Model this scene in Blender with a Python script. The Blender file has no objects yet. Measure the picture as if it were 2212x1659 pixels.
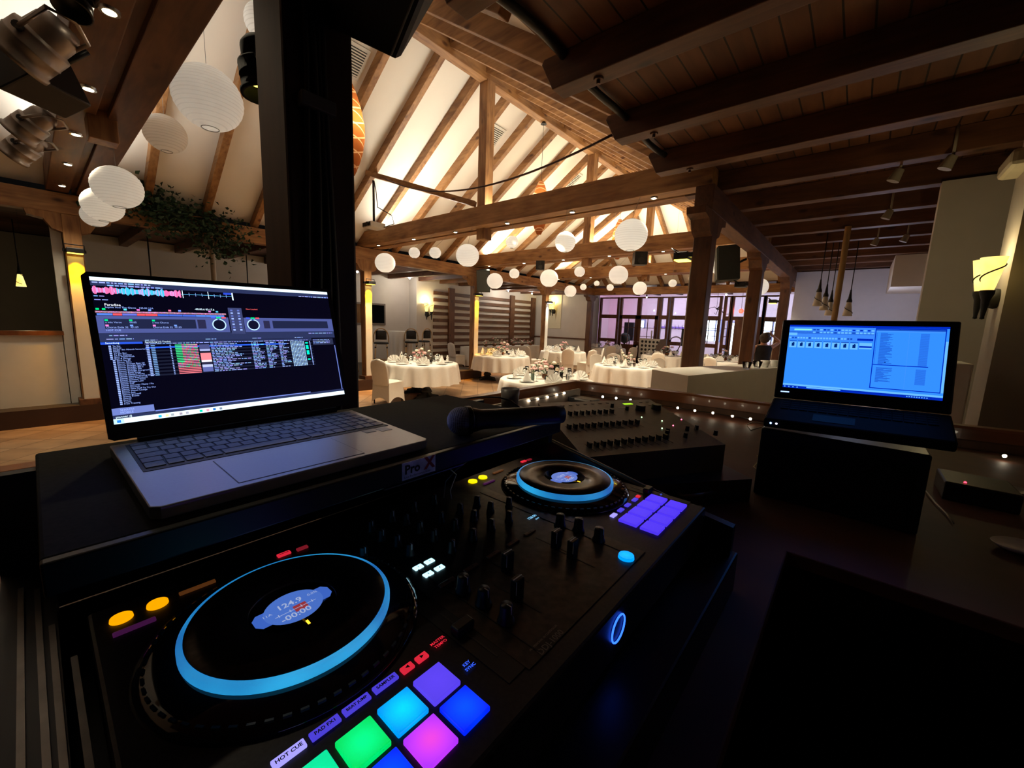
import bpy, math, random
from mathutils import Vector, Matrix
random.seed(7)
scn = bpy.context.scene
COL = scn.collection
PI = math.pi
# ------------------------------------------------------------------ camera, exposure, world, large lights
F, CX, CY, H = 872.0, 1106.0, 829.5, 1.73
RW = [[0.7611202668556478, 0.12420510471964435, -0.6366074389631099],
      [0.6475976228180715, -0.0906847324965607, 0.756566981973447],
      [0.036238905915747036, -0.9881039273546125, -0.14945691835582664]]
cam_d = bpy.data.cameras.new('camera')
cam = bpy.data.objects.new('camera', cam_d); COL.objects.link(cam)
cam_d.sensor_width = 36.0; cam_d.lens = F / 2212.0 * 36.0; cam_d.clip_start = 0.01; cam_d.clip_end = 200
cam.matrix_world = Matrix(((RW[0][0], -RW[0][1], -RW[0][2], 0), (RW[1][0], -RW[1][1], -RW[1][2], 0),
                           (RW[2][0], -RW[2][1], -RW[2][2], H), (0, 0, 0, 1)))
scn.camera = cam
vs = scn.view_settings
vs.view_transform = 'Standard'; vs.look = 'None'; vs.gamma = 1.0; vs.exposure = 0.25; vs.use_curve_mapping = False
world = bpy.data.worlds.new('world'); scn.world = world; world.use_nodes = True
world.node_tree.nodes['Background'].inputs[0].default_value = (0.5, 0.45, 0.42, 1)
world.node_tree.nodes['Background'].inputs[1].default_value = 0.004

def light(kind, name, loc, power, color, size=0.1, target=None, spot=None, blend=0.5, size_y=None):
    d = bpy.data.lights.new(name, kind); d.energy = power; d.color = color
    if kind == 'AREA':
        d.size = size
        if size_y: d.shape = 'RECTANGLE'; d.size_y = size_y
    elif kind == 'SPOT':
        d.shadow_soft_size = size; d.spot_size = math.radians(spot or 60); d.spot_blend = blend
    else: d.shadow_soft_size = size
    o = bpy.data.objects.new(name, d); COL.objects.link(o); o.location = loc
    if target is not None:
        o.rotation_euler = (Vector(target) - Vector(loc)).to_track_quat('-Z', 'Y').to_euler()
    return o
WARM = (1.0, 0.86, 0.62); NEUT = (1.0, 0.93, 0.80); AMBER = (1.0, 0.52, 0.03)
XL, XR, RX, ZP, ZR = -9.0, -1.5, -5.25, 3.33, 5.85      # plates, ridge
TIES = [0.55, 5.32, 8.9, 12.5]
# uplighters lying on top of the tie beams (they wash the white roof)
for y, pw in zip(TIES, (46, 72, 108, 140)):      # linear uplighters lying on the tie beams
    o = light('AREA', 'roof_uplight', (RX - (.9 if y > 1 else 1.0), y, 3.72), pw, ((1.0, .91, .74) if y < 6 else (1.0, .87, .62)) if y > 1 else (1.0, .94, .84), 5.4 if y > 1 else 4.0, None, size_y=.16)
    o.rotation_euler = (PI, 0, 0)
if 0: o = light('AREA', 'plate_uplight', (-8.75, 7.2, 3.36), 45, (1.0, .88, .68), .12, None, size_y=9.0); o.rotation_euler = (0, math.radians(180 + 18), 0)

# ------------------------------------------------------------------ geometry helpers
def ray(u, v):
    a = ((u - CX), (v - CY), F)
    return Vector([sum(RW[i][j] * a[j] for j in range(3)) for i in range(3)])
def onz(u, v, z): d = ray(u, v); return Vector((0, 0, H)) + d * ((z - H) / d.z)
def onx(u, v, x): d = ray(u, v); return Vector((0, 0, H)) + d * (x / d.x)
def ony(u, v, y): d = ray(u, v); return Vector((0, 0, H)) + d * (y / d.y)
def atd(u, v, t): return Vector((0, 0, H)) + ray(u, v) * (t / F)

class MB:
    def __init__(s): s.v = []; s.f = []; s.c = []; s.smooth = []; s.sm = False
    def add(s, vs, fs, col=None):
        o = len(s.v); s.v += [Vector(p) for p in vs]
        for f in fs: s.f.append([i + o for i in f]); s.c.append(col); s.smooth.append(s.sm)
        return s
    def obox(s, c, a, b, d, col=None):
        c, a, b, d = map(Vector, (c, a, b, d))
        P = [c + a * i + b * j + d * k for k in (-1, 1) for j in (-1, 1) for i in (-1, 1)]
        sm = s.sm; s.sm = False
        s.add(P, [(0, 2, 3, 1), (4, 5, 7, 6), (0, 1, 5, 4), (2, 6, 7, 3), (0, 4, 6, 2), (1, 3, 7, 5)], col); s.sm = sm
        return s
    def box(s, x0, x1, y0, y1, z0, z1, col=None):
        return s.obox(((x0 + x1) / 2, (y0 + y1) / 2, (z0 + z1) / 2), ((x1 - x0) / 2, 0, 0), (0, (y1 - y0) / 2, 0), (0, 0, (z1 - z0) / 2), col)
    def beam(s, p0, p1, w, h, up=(0, 0, 1), col=None):
        p0, p1 = Vector(p0), Vector(p1); d = (p1 - p0); L = d.length; d.normalize()
        side = d.cross(Vector(up))
        if side.length < 1e-4: side = d.cross(Vector((1, 0, 0)))
        side.normalize(); u = side.cross(d).normalized()
        return s.obox((p0 + p1) / 2, d * (L / 2), side * (w / 2), u * (h / 2), col)
    def ring(s, c, ax, r, n):
        ax = Vector(ax).normalized(); t = Vector((0, 0, 1)) if abs(ax.z) < .9 else Vector((1, 0, 0))
        a = ax.cross(t).normalized(); b = ax.cross(a)
        return [Vector(c) + a * (r * math.cos(2 * PI * i / n)) + b * (r * math.sin(2 * PI * i / n)) for i in range(n)]
    def cyl(s, p0, p1, r0, r1=None, n=16, caps=True, col=None):
        r1 = r0 if r1 is None else r1; ax = Vector(p1) - Vector(p0)
        A = s.ring(p0, ax, r0, n); B = s.ring(p1, ax, r1, n)
        sm = s.sm; s.sm = True
        s.add(A + B, [(i, (i + 1) % n, n + (i + 1) % n, n + i) for i in range(n)], col); s.sm = False
        if caps:
            s.add(A, [tuple(range(n))[::-1]], col); s.add(B, [tuple(range(n))], col)
        s.sm = sm
        return s
    def tube(s, pts, r, n=8, col=None):
        pts = [Vector(p) for p in pts]; R = []
        prev = None
        for i, p in enumerate(pts):
            d = (pts[min(i + 1, len(pts) - 1)] - pts[max(i - 1, 0)]).normalized()
            if prev is None:
                t = Vector((0, 0, 1)) if abs(d.z) < .9 else Vector((1, 0, 0)); a = d.cross(t).normalized()
            else: a = (prev - d * prev.dot(d)).normalized()
            prev = a; b = d.cross(a)
            R += [p + a * (r * math.cos(2 * PI * k / n)) + b * (r * math.sin(2 * PI * k / n)) for k in range(n)]
        fs = [(i * n + k, i * n + (k + 1) % n, (i + 1) * n + (k + 1) % n, (i + 1) * n + k) for i in range(len(pts) - 1) for k in range(n)]
        fs += [tuple(range(n))[::-1], tuple((len(pts) - 1) * n + k for k in range(n))]
        sm = s.sm; s.sm = True; s.add(R, fs, col); s.sm = sm
        return s
    def lathe(s, prof, n=24, M=None, fn=None, col=None, cap=True):
        P = []
        for (r, z) in prof:
            for k in range(n):
                a = 2 * PI * k / n; rr = r if fn is None else fn(r, z, a)
                p = Vector((rr * math.cos(a), rr * math.sin(a), z)); P.append(M @ p if M else p)
        m = len(prof)
        fs = [(i * n + k, i * n + (k + 1) % n, (i + 1) * n + (k + 1) % n, (i + 1) * n + k) for i in range(m - 1) for k in range(n)]
        if cap and prof[0][0] > 1e-5: fs.append(tuple(range(n))[::-1])
        if cap and prof[-1][0] > 1e-5: fs.append(tuple((m - 1) * n + k for k in range(n)))
        sm = s.sm; s.sm = True; s.add(P, fs, col); s.sm = sm
        return s
    def ball(s, c, r, n=16, m=10, M=None, sc=(1, 1, 1)):
        T = Matrix.Translation(Vector(c)) @ (M or Matrix()) @ Matrix.Diagonal((r * sc[0], r * sc[1], r * sc[2], 1))
        return s.lathe([(math.sin(PI * i / m), -math.cos(PI * i / m)) for i in range(m + 1)], n, T)
    def quad(s, a, b, c, d, col=None): return s.add([a, b, c, d], [(0, 1, 2, 3)], col)
    def poly(s, pts, vec, col=None):      # prism from polygon
        n = len(pts); A = [Vector(p) for p in pts]; B = [p + Vector(vec) for p in A]
        return s.add(A + B, [tuple(range(n))[::-1], tuple(range(n, 2 * n))] + [(i, (i + 1) % n, n + (i + 1) % n, n + i) for i in range(n)], col)
    def text(s, txt, size, o, right, up, col=None, align='LEFT', depth=0.0, offset=0.0):
        cu = bpy.data.curves.new('t', 'FONT'); cu.body = txt; cu.size = size; cu.align_x = align; cu.resolution_u = 2; cu.offset = offset
        cu.extrude = depth
        ob = bpy.data.objects.new('t', cu); me = bpy.data.meshes.new_from_object(ob)
        r = Vector(right).normalized(); u = Vector(up).normalized(); n = r.cross(u); o = Vector(o)
        s.add([o + r * v.co.x + u * v.co.y + n * (v.co.z + depth) for v in me.vertices], [tuple(p.vertices) for p in me.polygons], col)
        bpy.data.meshes.remove(me); bpy.data.objects.remove(ob); bpy.data.curves.remove(cu)
        return s
    def build(s, name, mat, parent=None, bevel=0.0, loc=None):
        me = bpy.data.meshes.new(name); off = Vector((0, 0, 0))
        if loc is not None: off = Vector(loc)
        me.from_pydata([tuple(v - off) for v in s.v], [], s.f)
        if any(c is not None for c in s.c):
            ca = me.color_attributes.new('Col', 'FLOAT_COLOR', 'CORNER'); k = 0
            for p, c in zip(me.polygons, s.c):
                for _ in range(p.loop_total): ca.data[k].color = (*(c or (0, 0, 0))[:3], 1); k += 1
        for p, q in zip(me.polygons, s.smooth): p.use_smooth = q
        me.materials.append(mat)
        o = bpy.data.objects.new(name, me); COL.objects.link(o)
        if loc is not None: o.location = off
        if parent is not None: o.parent = parent
        if bevel > 0:
            m = o.modifiers.new('bevel', 'BEVEL'); m.width = bevel; m.segments = 2; m.limit_method = 'ANGLE'; m.angle_limit = math.radians(50)
        return o
def tag(o, label, cat, group=None, kind=None):
    o['label'] = label; o['category'] = cat
    if group: o['group'] = group
    if kind: o['kind'] = kind
    return o
def struct(o): o['kind'] = 'structure'; return o
def thing(name, label, cat, loc=(0, 0, 0), rz=0.0, group=None):
    o = bpy.data.objects.new(name, None); COL.objects.link(o); o.location = loc; o.rotation_euler = (0, 0, rz)
    o.empty_display_size = 0.1
    return tag(o, label, cat, group)
def copy_tree(o, parent=None):
    c = o.copy(); COL.objects.link(c); c.parent = parent
    for ch in list(o.children): copy_tree(ch, c)
    return c
ORD = ['first', 'second', 'third', 'fourth', 'fifth', 'sixth', 'seventh', 'eighth', 'ninth', 'tenth', 'eleventh', 'twelfth', 'thirteenth', 'fourteenth',
       'fifteenth', 'sixteenth', 'seventeenth', 'eighteenth', 'nineteenth', 'twentieth', 'twenty-first', 'twenty-second', 'twenty-third', 'twenty-fourth', 'twenty-fifth', 'twenty-sixth', 'twenty-seventh', 'twenty-eighth']
class Local:                 # world-space drawing relative to an empty at loc
    def __init__(s, o): s.o = o
def part(mb, name, mat, root, bevel=0.0):      # mb is in world coordinates; root is an unrotated empty (or a part)
    off = Vector(root.location)
    p = root.parent
    while p is not None: off += Vector(p.location); p = p.parent
    for i in range(len(mb.v)): mb.v[i] = mb.v[i] - off
    return mb.build(name, mat, root, bevel)

# ------------------------------------------------------------------ materials
def nm(name):
    m = bpy.data.materials.new(name); m.use_nodes = True; nt = m.node_tree
    return m, nt, nt.nodes['Principled BSDF']
def mat(name, col, rough=0.5, metal=0.0, var=0.06, scale=8.0, bump=0.0, sheen=0.0, trans=0.0, ior=1.45, coat=0.0, alpha=1.0, spec=0.5, stretch=(1, 1, 1)):
    m, nt, b = nm(name)
    tc = nt.nodes.new('ShaderNodeTexCoord'); mp = nt.nodes.new('ShaderNodeMapping'); nz = nt.nodes.new('ShaderNodeTexNoise')
    mp.inputs['Scale'].default_value = stretch; nz.inputs['Scale'].default_value = scale; nz.inputs['Detail'].default_value = 4
    nt.links.new(tc.outputs['Object'], mp.inputs[0]); nt.links.new(mp.outputs[0], nz.inputs['Vector'])
    cr = nt.nodes.new('ShaderNodeValToRGB'); cr.color_ramp.elements[0].position = .3; cr.color_ramp.elements[1].position = .7
    cr.color_ramp.elements[0].color = (*[c * (1 - var) for c in col], 1); cr.color_ramp.elements[1].color = (*[min(1, c * (1 + var)) for c in col], 1)
    nt.links.new(nz.outputs['Fac'], cr.inputs[0]); nt.links.new(cr.outputs[0], b.inputs['Base Color'])
    b.inputs['Roughness'].default_value = rough; b.inputs['Metallic'].default_value = metal
    b.inputs['Transmission Weight'].default_value = trans; b.inputs['IOR'].default_value = ior; b.inputs['Coat Weight'].default_value = coat
    b.inputs['Specular IOR Level'].default_value = spec; b.inputs['Sheen Weight'].default_value = sheen; b.inputs['Alpha'].default_value = alpha
    if bump:
        bp = nt.nodes.new('ShaderNodeBump'); bp.inputs['Strength'].default_value = bump; bp.inputs['Distance'].default_value = 0.01
        nt.links.new(nz.outputs['Fac'], bp.inputs['Height']); nt.links.new(bp.outputs[0], b.inputs['Normal'])
    return m
def wood(name, c1, c2, ax, rough=0.55, sc=5.0, knots=True, coat=0.0):
    m, nt, b = nm(name)
    tc = nt.nodes.new('ShaderNodeTexCoord'); mp = nt.nodes.new('ShaderNodeMapping')
    mp.inputs['Scale'].default_value = [1.0 if a != ax else 0.12 for a in 'xyz']
    nz = nt.nodes.new('ShaderNodeTexNoise'); nz.inputs['Scale'].default_value = sc * 4; nz.inputs['Detail'].default_value = 6; nz.inputs['Distortion'].default_value = .6
    n2 = nt.nodes.new('ShaderNodeTexNoise'); n2.inputs['Scale'].default_value = sc * .9; n2.inputs['Detail'].default_value = 3
    mx = nt.nodes.new('ShaderNodeMath'); mx.operation = 'MULTIPLY_ADD'; mx.inputs[1].default_value = .5
    mh = nt.nodes.new('ShaderNodeMath'); mh.operation = 'MULTIPLY'; mh.inputs[1].default_value = .5
    mp2 = nt.nodes.new('ShaderNodeMapping'); mp2.inputs['Scale'].default_value = [1.0 if a != ax else 0.45 for a in 'xyz']
    oi = nt.nodes.new('ShaderNodeObjectInfo'); ad = nt.nodes.new('ShaderNodeVectorMath'); ad.operation = 'ADD'
    ml = nt.nodes.new('ShaderNodeMath'); ml.operation = 'MULTIPLY'; ml.inputs[1].default_value = 37.0
    nt.links.new(oi.outputs['Random'], ml.inputs[0]); nt.links.new(tc.outputs['Object'], ad.inputs[0]); nt.links.new(ml.outputs[0], ad.inputs[1])
    nt.links.new(ad.outputs[0], mp.inputs[0]); nt.links.new(ad.outputs[0], mp2.inputs[0])
    nt.links.new(mp.outputs[0], nz.inputs['Vector']); nt.links.new(mp2.outputs[0], n2.inputs['Vector'])
    nt.links.new(nz.outputs['Fac'], mx.inputs[0]); nt.links.new(n2.outputs['Fac'], mh.inputs[0]); nt.links.new(mh.outputs[0], mx.inputs[2])
    cr = nt.nodes.new('ShaderNodeValToRGB'); cr.color_ramp.elements[0].position = .36; cr.color_ramp.elements[1].position = .62
    cr.color_ramp.elements[0].color = (*c1, 1); cr.color_ramp.elements[1].color = (*c2, 1)
    nt.links.new(mx.outputs[0], cr.inputs[0]); out = cr.outputs[0]
    if knots:
        mp3 = nt.nodes.new('ShaderNodeMapping'); mp3.inputs['Scale'].default_value = [4.5 if a != ax else 2.2 for a in 'xyz']
        vo = nt.nodes.new('ShaderNodeTexVoronoi'); vo.inputs['Scale'].default_value = 1.0
        k = nt.nodes.new('ShaderNodeValToRGB'); k.color_ramp.elements[0].position = .07; k.color_ramp.elements[0].color = (.3, .2, .15, 1); k.color_ramp.elements[1].position = .17; k.color_ramp.elements[1].color = (1, 1, 1, 1)
        nt.links.new(ad.outputs[0], mp3.inputs[0]); nt.links.new(mp3.outputs[0], vo.inputs['Vector']); nt.links.new(vo.outputs['Distance'], k.inputs[0])
        mu = nt.nodes.new('ShaderNodeMix'); mu.data_type = 'RGBA'; mu.blend_type = 'MULTIPLY'; mu.inputs['Factor'].default_value = 1
        nt.links.new(out, mu.inputs['A']); nt.links.new(k.outputs[0], mu.inputs['B']); out = mu.outputs['Result']
    nt.links.new(out, b.inputs['Base Color']); b.inputs['Roughness'].default_value = rough; b.inputs['Coat Weight'].default_value = coat
    bp = nt.nodes.new('ShaderNodeBump'); bp.inputs['Strength'].default_value = .25; bp.inputs['Distance'].default_value = .004
    nt.links.new(nz.outputs['Fac'], bp.inputs['Height']); nt.links.new(bp.outputs[0], b.inputs['Normal'])
    return m
def emis(name, col, strength, rough=.4):
    m, nt, b = nm(name); b.inputs['Base Color'].default_value = (*[c * .3 for c in col], 1); b.inputs['Roughness'].default_value = rough
    tc = nt.nodes.new('ShaderNodeTexCoord'); nz = nt.nodes.new('ShaderNodeTexNoise'); nz.inputs['Scale'].default_value = 3
    cr = nt.nodes.new('ShaderNodeValToRGB'); cr.color_ramp.elements[0].color = (*[c * .94 for c in col], 1); cr.color_ramp.elements[1].color = (*col, 1)
    nt.links.new(tc.outputs['Object'], nz.inputs['Vector']); nt.links.new(nz.outputs['Fac'], cr.inputs[0]); nt.links.new(cr.outputs[0], b.inputs['Emission Color'])
    b.inputs['Emission Strength'].default_value = strength
    return m
def screenmat(name, strength, rough=.25):
    m, nt, b = nm(name); b.inputs['Base Color'].default_value = (0.004, 0.004, 0.006, 1); b.inputs['Roughness'].default_value = rough
    at = nt.nodes.new('ShaderNodeAttribute'); at.attribute_name = 'Col'
    nt.links.new(at.outputs['Color'], b.inputs['Emission Color']); b.inputs['Emission Strength'].default_value = strength
    return m
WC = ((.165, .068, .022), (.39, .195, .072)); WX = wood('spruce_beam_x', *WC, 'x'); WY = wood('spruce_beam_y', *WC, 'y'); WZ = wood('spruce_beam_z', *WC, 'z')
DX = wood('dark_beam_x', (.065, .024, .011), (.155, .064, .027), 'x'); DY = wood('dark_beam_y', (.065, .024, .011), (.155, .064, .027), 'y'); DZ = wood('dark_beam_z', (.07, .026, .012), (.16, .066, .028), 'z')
BOARD = wood('ceiling_board', (.13, .048, .02), (.27, .115, .045), 'y', sc=3)
RAIL = wood('lacquered_rail', (.16, .05, .02), (.30, .105, .035), 'x', rough=.32, sc=3, knots=False, coat=.15)
DESK = wood('mahogany_desk', (.055, .018, .010), (.095, .030, .015), 'x', rough=.62, sc=2, knots=False)
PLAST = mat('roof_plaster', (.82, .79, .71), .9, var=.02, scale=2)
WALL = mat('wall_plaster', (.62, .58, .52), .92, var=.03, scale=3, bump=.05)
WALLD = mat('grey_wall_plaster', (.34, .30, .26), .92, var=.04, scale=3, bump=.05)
WHITEP = mat('white_painted_board', (.74, .72, .66), .5, var=.02)
CLOTH = mat('white_table_linen', (.80, .77, .72), .85, var=.02, scale=30, bump=.04, sheen=.2)
COVER = mat('white_stretch_cover', (.72, .67, .60), .75, var=.02, scale=20, sheen=.2)
CHINA = mat('white_china', (.86, .86, .84), .2, var=.01)
BLACK = mat('black_paint', (.012, .012, .014), .45, var=.2)
BLACKM = mat('black_metal', (.02, .02, .022), .35, .6, var=.2)
CARPET = mat('dark_platform_carpet', (.07, .055, .045), .95, var=.25, scale=60)
IRON = mat('cast_iron', (.035, .035, .034), .6, .3, var=.2)
def fix_glass():
    m, nt, b = nm('clear_glass'); b.inputs['Base Color'].default_value = (.93, .96, .97, 1); b.inputs['Roughness'].default_value = .03
    b.inputs['Transmission Weight'].default_value = 1; b.inputs['IOR'].default_value = 1.4
    nz = nt.nodes.new('ShaderNodeTexNoise'); mr = nt.nodes.new('ShaderNodeMapRange'); mr.inputs['To Min'].default_value = .02; mr.inputs['To Max'].default_value = .06
    nt.links.new(nz.outputs['Fac'], mr.inputs['Value']); nt.links.new(mr.outputs[0], b.inputs['Roughness'])
    return m
GLASS = fix_glass()
def pane_mat():
    m, nt, b = nm('window_glass'); tr = nt.nodes.new('ShaderNodeBsdfTransparent'); gl = nt.nodes.new('ShaderNodeBsdfGlossy'); gl.inputs['Roughness'].default_value = .02
    fr = nt.nodes.new('ShaderNodeFresnel'); fr.inputs[0].default_value = 1.45; mx = nt.nodes.new('ShaderNodeMixShader'); out = nt.nodes['Material Output']
    nz = nt.nodes.new('ShaderNodeTexNoise'); nz.inputs['Scale'].default_value = 1.5; mr = nt.nodes.new('ShaderNodeMapRange'); mr.inputs['To Min'].default_value = .94; mr.inputs['To Max'].default_value = .98
    nt.links.new(nz.outputs['Fac'], mr.inputs['Value']); nt.links.new(mr.outputs[0], tr.inputs[0])
    nt.links.new(fr.outputs[0], mx.inputs[0]); nt.links.new(tr.outputs[0], mx.inputs[1]); nt.links.new(gl.outputs[0], mx.inputs[2]); nt.links.new(mx.outputs[0], out.inputs[0])
    nt.nodes.remove(b); return m
PANE = pane_mat()
def tile_mat():
    m, nt, b = nm('terracotta_tiles'); tc = nt.nodes.new('ShaderNodeTexCoord'); mp = nt.nodes.new('ShaderNodeMapping'); mp.inputs['Rotation'].default_value = (0, 0, math.radians(45))
    br = nt.nodes.new('ShaderNodeTexBrick'); br.offset = 0; br.inputs['Scale'].default_value = 1.0; br.inputs['Brick Width'].default_value = .40; br.inputs['Row Height'].default_value = .40
    br.inputs['Mortar Size'].default_value = .006; br.inputs['Color1'].default_value = (.42, .255, .14, 1); br.inputs['Color2'].default_value = (.55, .36, .21, 1); br.inputs['Mortar'].default_value = (.17, .10, .055, 1)
    nz = nt.nodes.new('ShaderNodeTexNoise'); nz.inputs['Scale'].default_value = 3.5; nz.inputs['Detail'].default_value = 5
    mu = nt.nodes.new('ShaderNodeMix'); mu.data_type = 'RGBA'; mu.blend_type = 'MULTIPLY'; mu.inputs['Factor'].default_value = 1
    cr = nt.nodes.new('ShaderNodeValToRGB'); cr.color_ramp.elements[0].position = .3; cr.color_ramp.elements[0].color = (.75, .72, .70, 1); cr.color_ramp.elements[1].position = .7; cr.color_ramp.elements[1].color = (1.1, 1.08, 1.05, 1)
    nt.links.new(tc.outputs['Object'], mp.inputs[0]); nt.links.new(mp.outputs[0], br.inputs['Vector']); nt.links.new(mp.outputs[0], nz.inputs['Vector'])
    nt.links.new(nz.outputs['Fac'], cr.inputs[0]); nt.links.new(br.outputs['Color'], mu.inputs['A']); nt.links.new(cr.outputs[0], mu.inputs['B']); nt.links.new(mu.outputs['Result'], b.inputs['Base Color'])
    b.inputs['Roughness'].default_value = .35
    bp = nt.nodes.new('ShaderNodeBump'); bp.inputs['Strength'].default_value = .3; bp.inputs['Distance'].default_value = .004; bp.invert = True
    nt.links.new(br.outputs['Fac'], bp.inputs['Height']); nt.links.new(bp.outputs[0], b.inputs['Normal'])
    return m
def boards_mat(name, c1, c2, width, ax):      # planks running along ax, with dark seams
    m, nt, b = nm(name); tc = nt.nodes.new('ShaderNodeTexCoord'); mp = nt.nodes.new('ShaderNodeMapping')
    if ax == 'y': mp.inputs['Rotation'].default_value = (0, 0, math.radians(90))
    br = nt.nodes.new('ShaderNodeTexBrick'); br.inputs['Scale'].default_value = 1; br.inputs['Brick Width'].default_value = 9; br.inputs['Row Height'].default_value = width; br.inputs['Mortar Size'].default_value = .006
    br.inputs['Color1'].default_value = (*c1, 1); br.inputs['Color2'].default_value = (*c2, 1); br.inputs['Mortar'].default_value = (*[c * .15 for c in c1], 1)
    nz = nt.nodes.new('ShaderNodeTexNoise'); nz.inputs['Scale'].default_value = 9; nz.inputs['Detail'].default_value = 5
    mp2 = nt.nodes.new('ShaderNodeMapping'); mp2.inputs['Scale'].default_value = (.15, 1, 1)
    mu = nt.nodes.new('ShaderNodeMix'); mu.data_type = 'RGBA'; mu.blend_type = 'MULTIPLY'; mu.inputs['Factor'].default_value = 1
    cr = nt.nodes.new('ShaderNodeValToRGB'); cr.color_ramp.elements[0].position = .3; cr.color_ramp.elements[0].color = (.6, .55, .5, 1); cr.color_ramp.elements[1].position = .7; cr.color_ramp.elements[1].color = (1.1, 1.1, 1.1, 1)
    nt.links.new(tc.outputs['Object'], mp.inputs[0]); nt.links.new(mp.outputs[0], br.inputs['Vector']); nt.links.new(mp.outputs[0], mp2.inputs[0]); nt.links.new(mp2.outputs[0], nz.inputs['Vector'])
    nt.links.new(nz.outputs['Fac'], cr.inputs[0]); nt.links.new(br.outputs['Color'], mu.inputs['A']); nt.links.new(cr.outputs[0], mu.inputs['B']); nt.links.new(mu.outputs['Result'], b.inputs['Base Color'])
    b.inputs['Roughness'].default_value = .6
    bp = nt.nodes.new('ShaderNodeBump'); bp.inputs['Strength'].default_value = .5; bp.inputs['Distance'].default_value = .01; bp.invert = True
    nt.links.new(br.outputs['Fac'], bp.inputs['Height']); nt.links.new(bp.outputs[0], b.inputs['Normal'])
    return m
def paper_mat(name, glow=0.0):
    m, nt, b = nm(name); out = nt.nodes['Material Output']
    tc = nt.nodes.new('ShaderNodeTexCoord'); wv = nt.nodes.new('ShaderNodeTexWave'); wv.bands_direction = 'Z'; wv.inputs['Scale'].default_value = 12; wv.inputs['Distortion'].default_value = .15
    cr = nt.nodes.new('ShaderNodeValToRGB'); cr.color_ramp.elements[0].position = .0; cr.color_ramp.elements[0].color = (.70, .70, .68, 1); cr.color_ramp.elements[1].position = .22; cr.color_ramp.elements[1].color = (.97, .97, .95, 1)
    nt.links.new(tc.outputs['Object'], wv.inputs['Vector']); nt.links.new(wv.outputs['Fac'], cr.inputs[0]); nt.links.new(cr.outputs[0], b.inputs['Base Color'])
    b.inputs['Roughness'].default_value = .8
    tl = nt.nodes.new('ShaderNodeBsdfTranslucent'); tl.inputs[0].default_value = (.97, .96, .92, 1); mx = nt.nodes.new('ShaderNodeMixShader'); mx.inputs[0].default_value = .45
    nt.links.new(b.outputs[0], mx.inputs[1]); nt.links.new(tl.outputs[0], mx.inputs[2]); nt.links.new(mx.outputs[0], out.inputs[0])
    if glow: b.inputs['Emission Color'].default_value = (1, .97, .88, 1); b.inputs['Emission Strength'].default_value = glow
    return m
PAPER = paper_mat('rice_paper')
# ------------------------------------------------------------------ the setting
def sbox(name, m, *b, bevel=0.0):
    return struct(MB().box(*b).build(name, m, None, bevel))
TILE = tile_mat()
BOARDX = boards_mat('aisle_ceiling_boards', (.10, .038, .017), (.17, .068, .028), .145, 'y')
sbox('floor', TILE, -13.5, 1.2, -3, 24, -.1, 0)
sbox('floor_platform', CARPET, -13.4, -8.86, -3, 9.0, 0, .25)
sbox('trim_1', mat('dark_step_edge', (.05, .022, .012), .6), -8.862, -8.84, -3, 9.0, .0, .255)
sbox('floor_stage', mat('stage_floor', (.03, .018, .014), .7), -1.72, 3.0, -2.5, 3.0, .0, .25)
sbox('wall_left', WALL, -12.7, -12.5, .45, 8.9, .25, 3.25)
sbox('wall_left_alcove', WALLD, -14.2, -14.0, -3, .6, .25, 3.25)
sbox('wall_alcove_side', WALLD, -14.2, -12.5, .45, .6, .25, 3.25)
sbox('wall_left_pilaster', WALL, -12.7, -12.05, 8.9, 9.62, 0, 3.25)
sbox('wall_left_slatted', WALL, -12.2, -12.05, 9.62, 15.9, 0, 3.25)
sbox('wall_end_left', WALL, -12.2, -9.2, 15.9, 16.05, 0, 3.6)
sbox('wall_end_return', WALL, -10.6, -10.3, 16.05, 19, 0, 3.4)
sbox('wall_platform_low', WHITEP, -9.32, -9.18, -3, .28, .25, 1.30)
sbox('trim_2', RAIL, -9.36, -9.14, -3, .30, 1.30, 1.36)
sbox('trim_3', WHITEP, -9.30, -9.18, .29, .40, .25, 2.95)
sbox('trim_4', DX, -12.05, -9.2, 15.86, 15.9, 1.1, 1.16)
# low white wall carrying the right-hand row of posts
ci = [(-1.60, 4.18), (-1.16, 3.94), (-.97, 4.85), (-.72, 5.85), (-.36, 6.9), (.05, 7.7)]
co = [(-1.62, 4.30), (-1.62, 4.36), (-1.40, 5.0), (-1.14, 6.0), (-.74, 7.2), (-.3, 8.05)]
def strip(z0, z1, g=0.0):
    mb = MB()
    for i in range(len(ci) - 1):
        A, B, C_, D = ci[i], ci[i + 1], co[i + 1], co[i]
        mb.add([(A[0], A[1], z0), (B[0], B[1], z0), (C_[0], C_[1], z0), (D[0], D[1], z0), (A[0], A[1], z1), (B[0], B[1], z1), (C_[0], C_[1], z1), (D[0], D[1], z1)],
               [(0, 3, 2, 1), (4, 5, 6, 7), (0, 1, 5, 4), (2, 3, 7, 6)] + ([(3, 0, 4, 7)] if i == 0 else []) + ([(1, 2, 6, 5)] if i == len(ci) - 2 else []))
    return mb
struct(strip(0, 1.30).build('wall_parapet', WHITEP))
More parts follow.
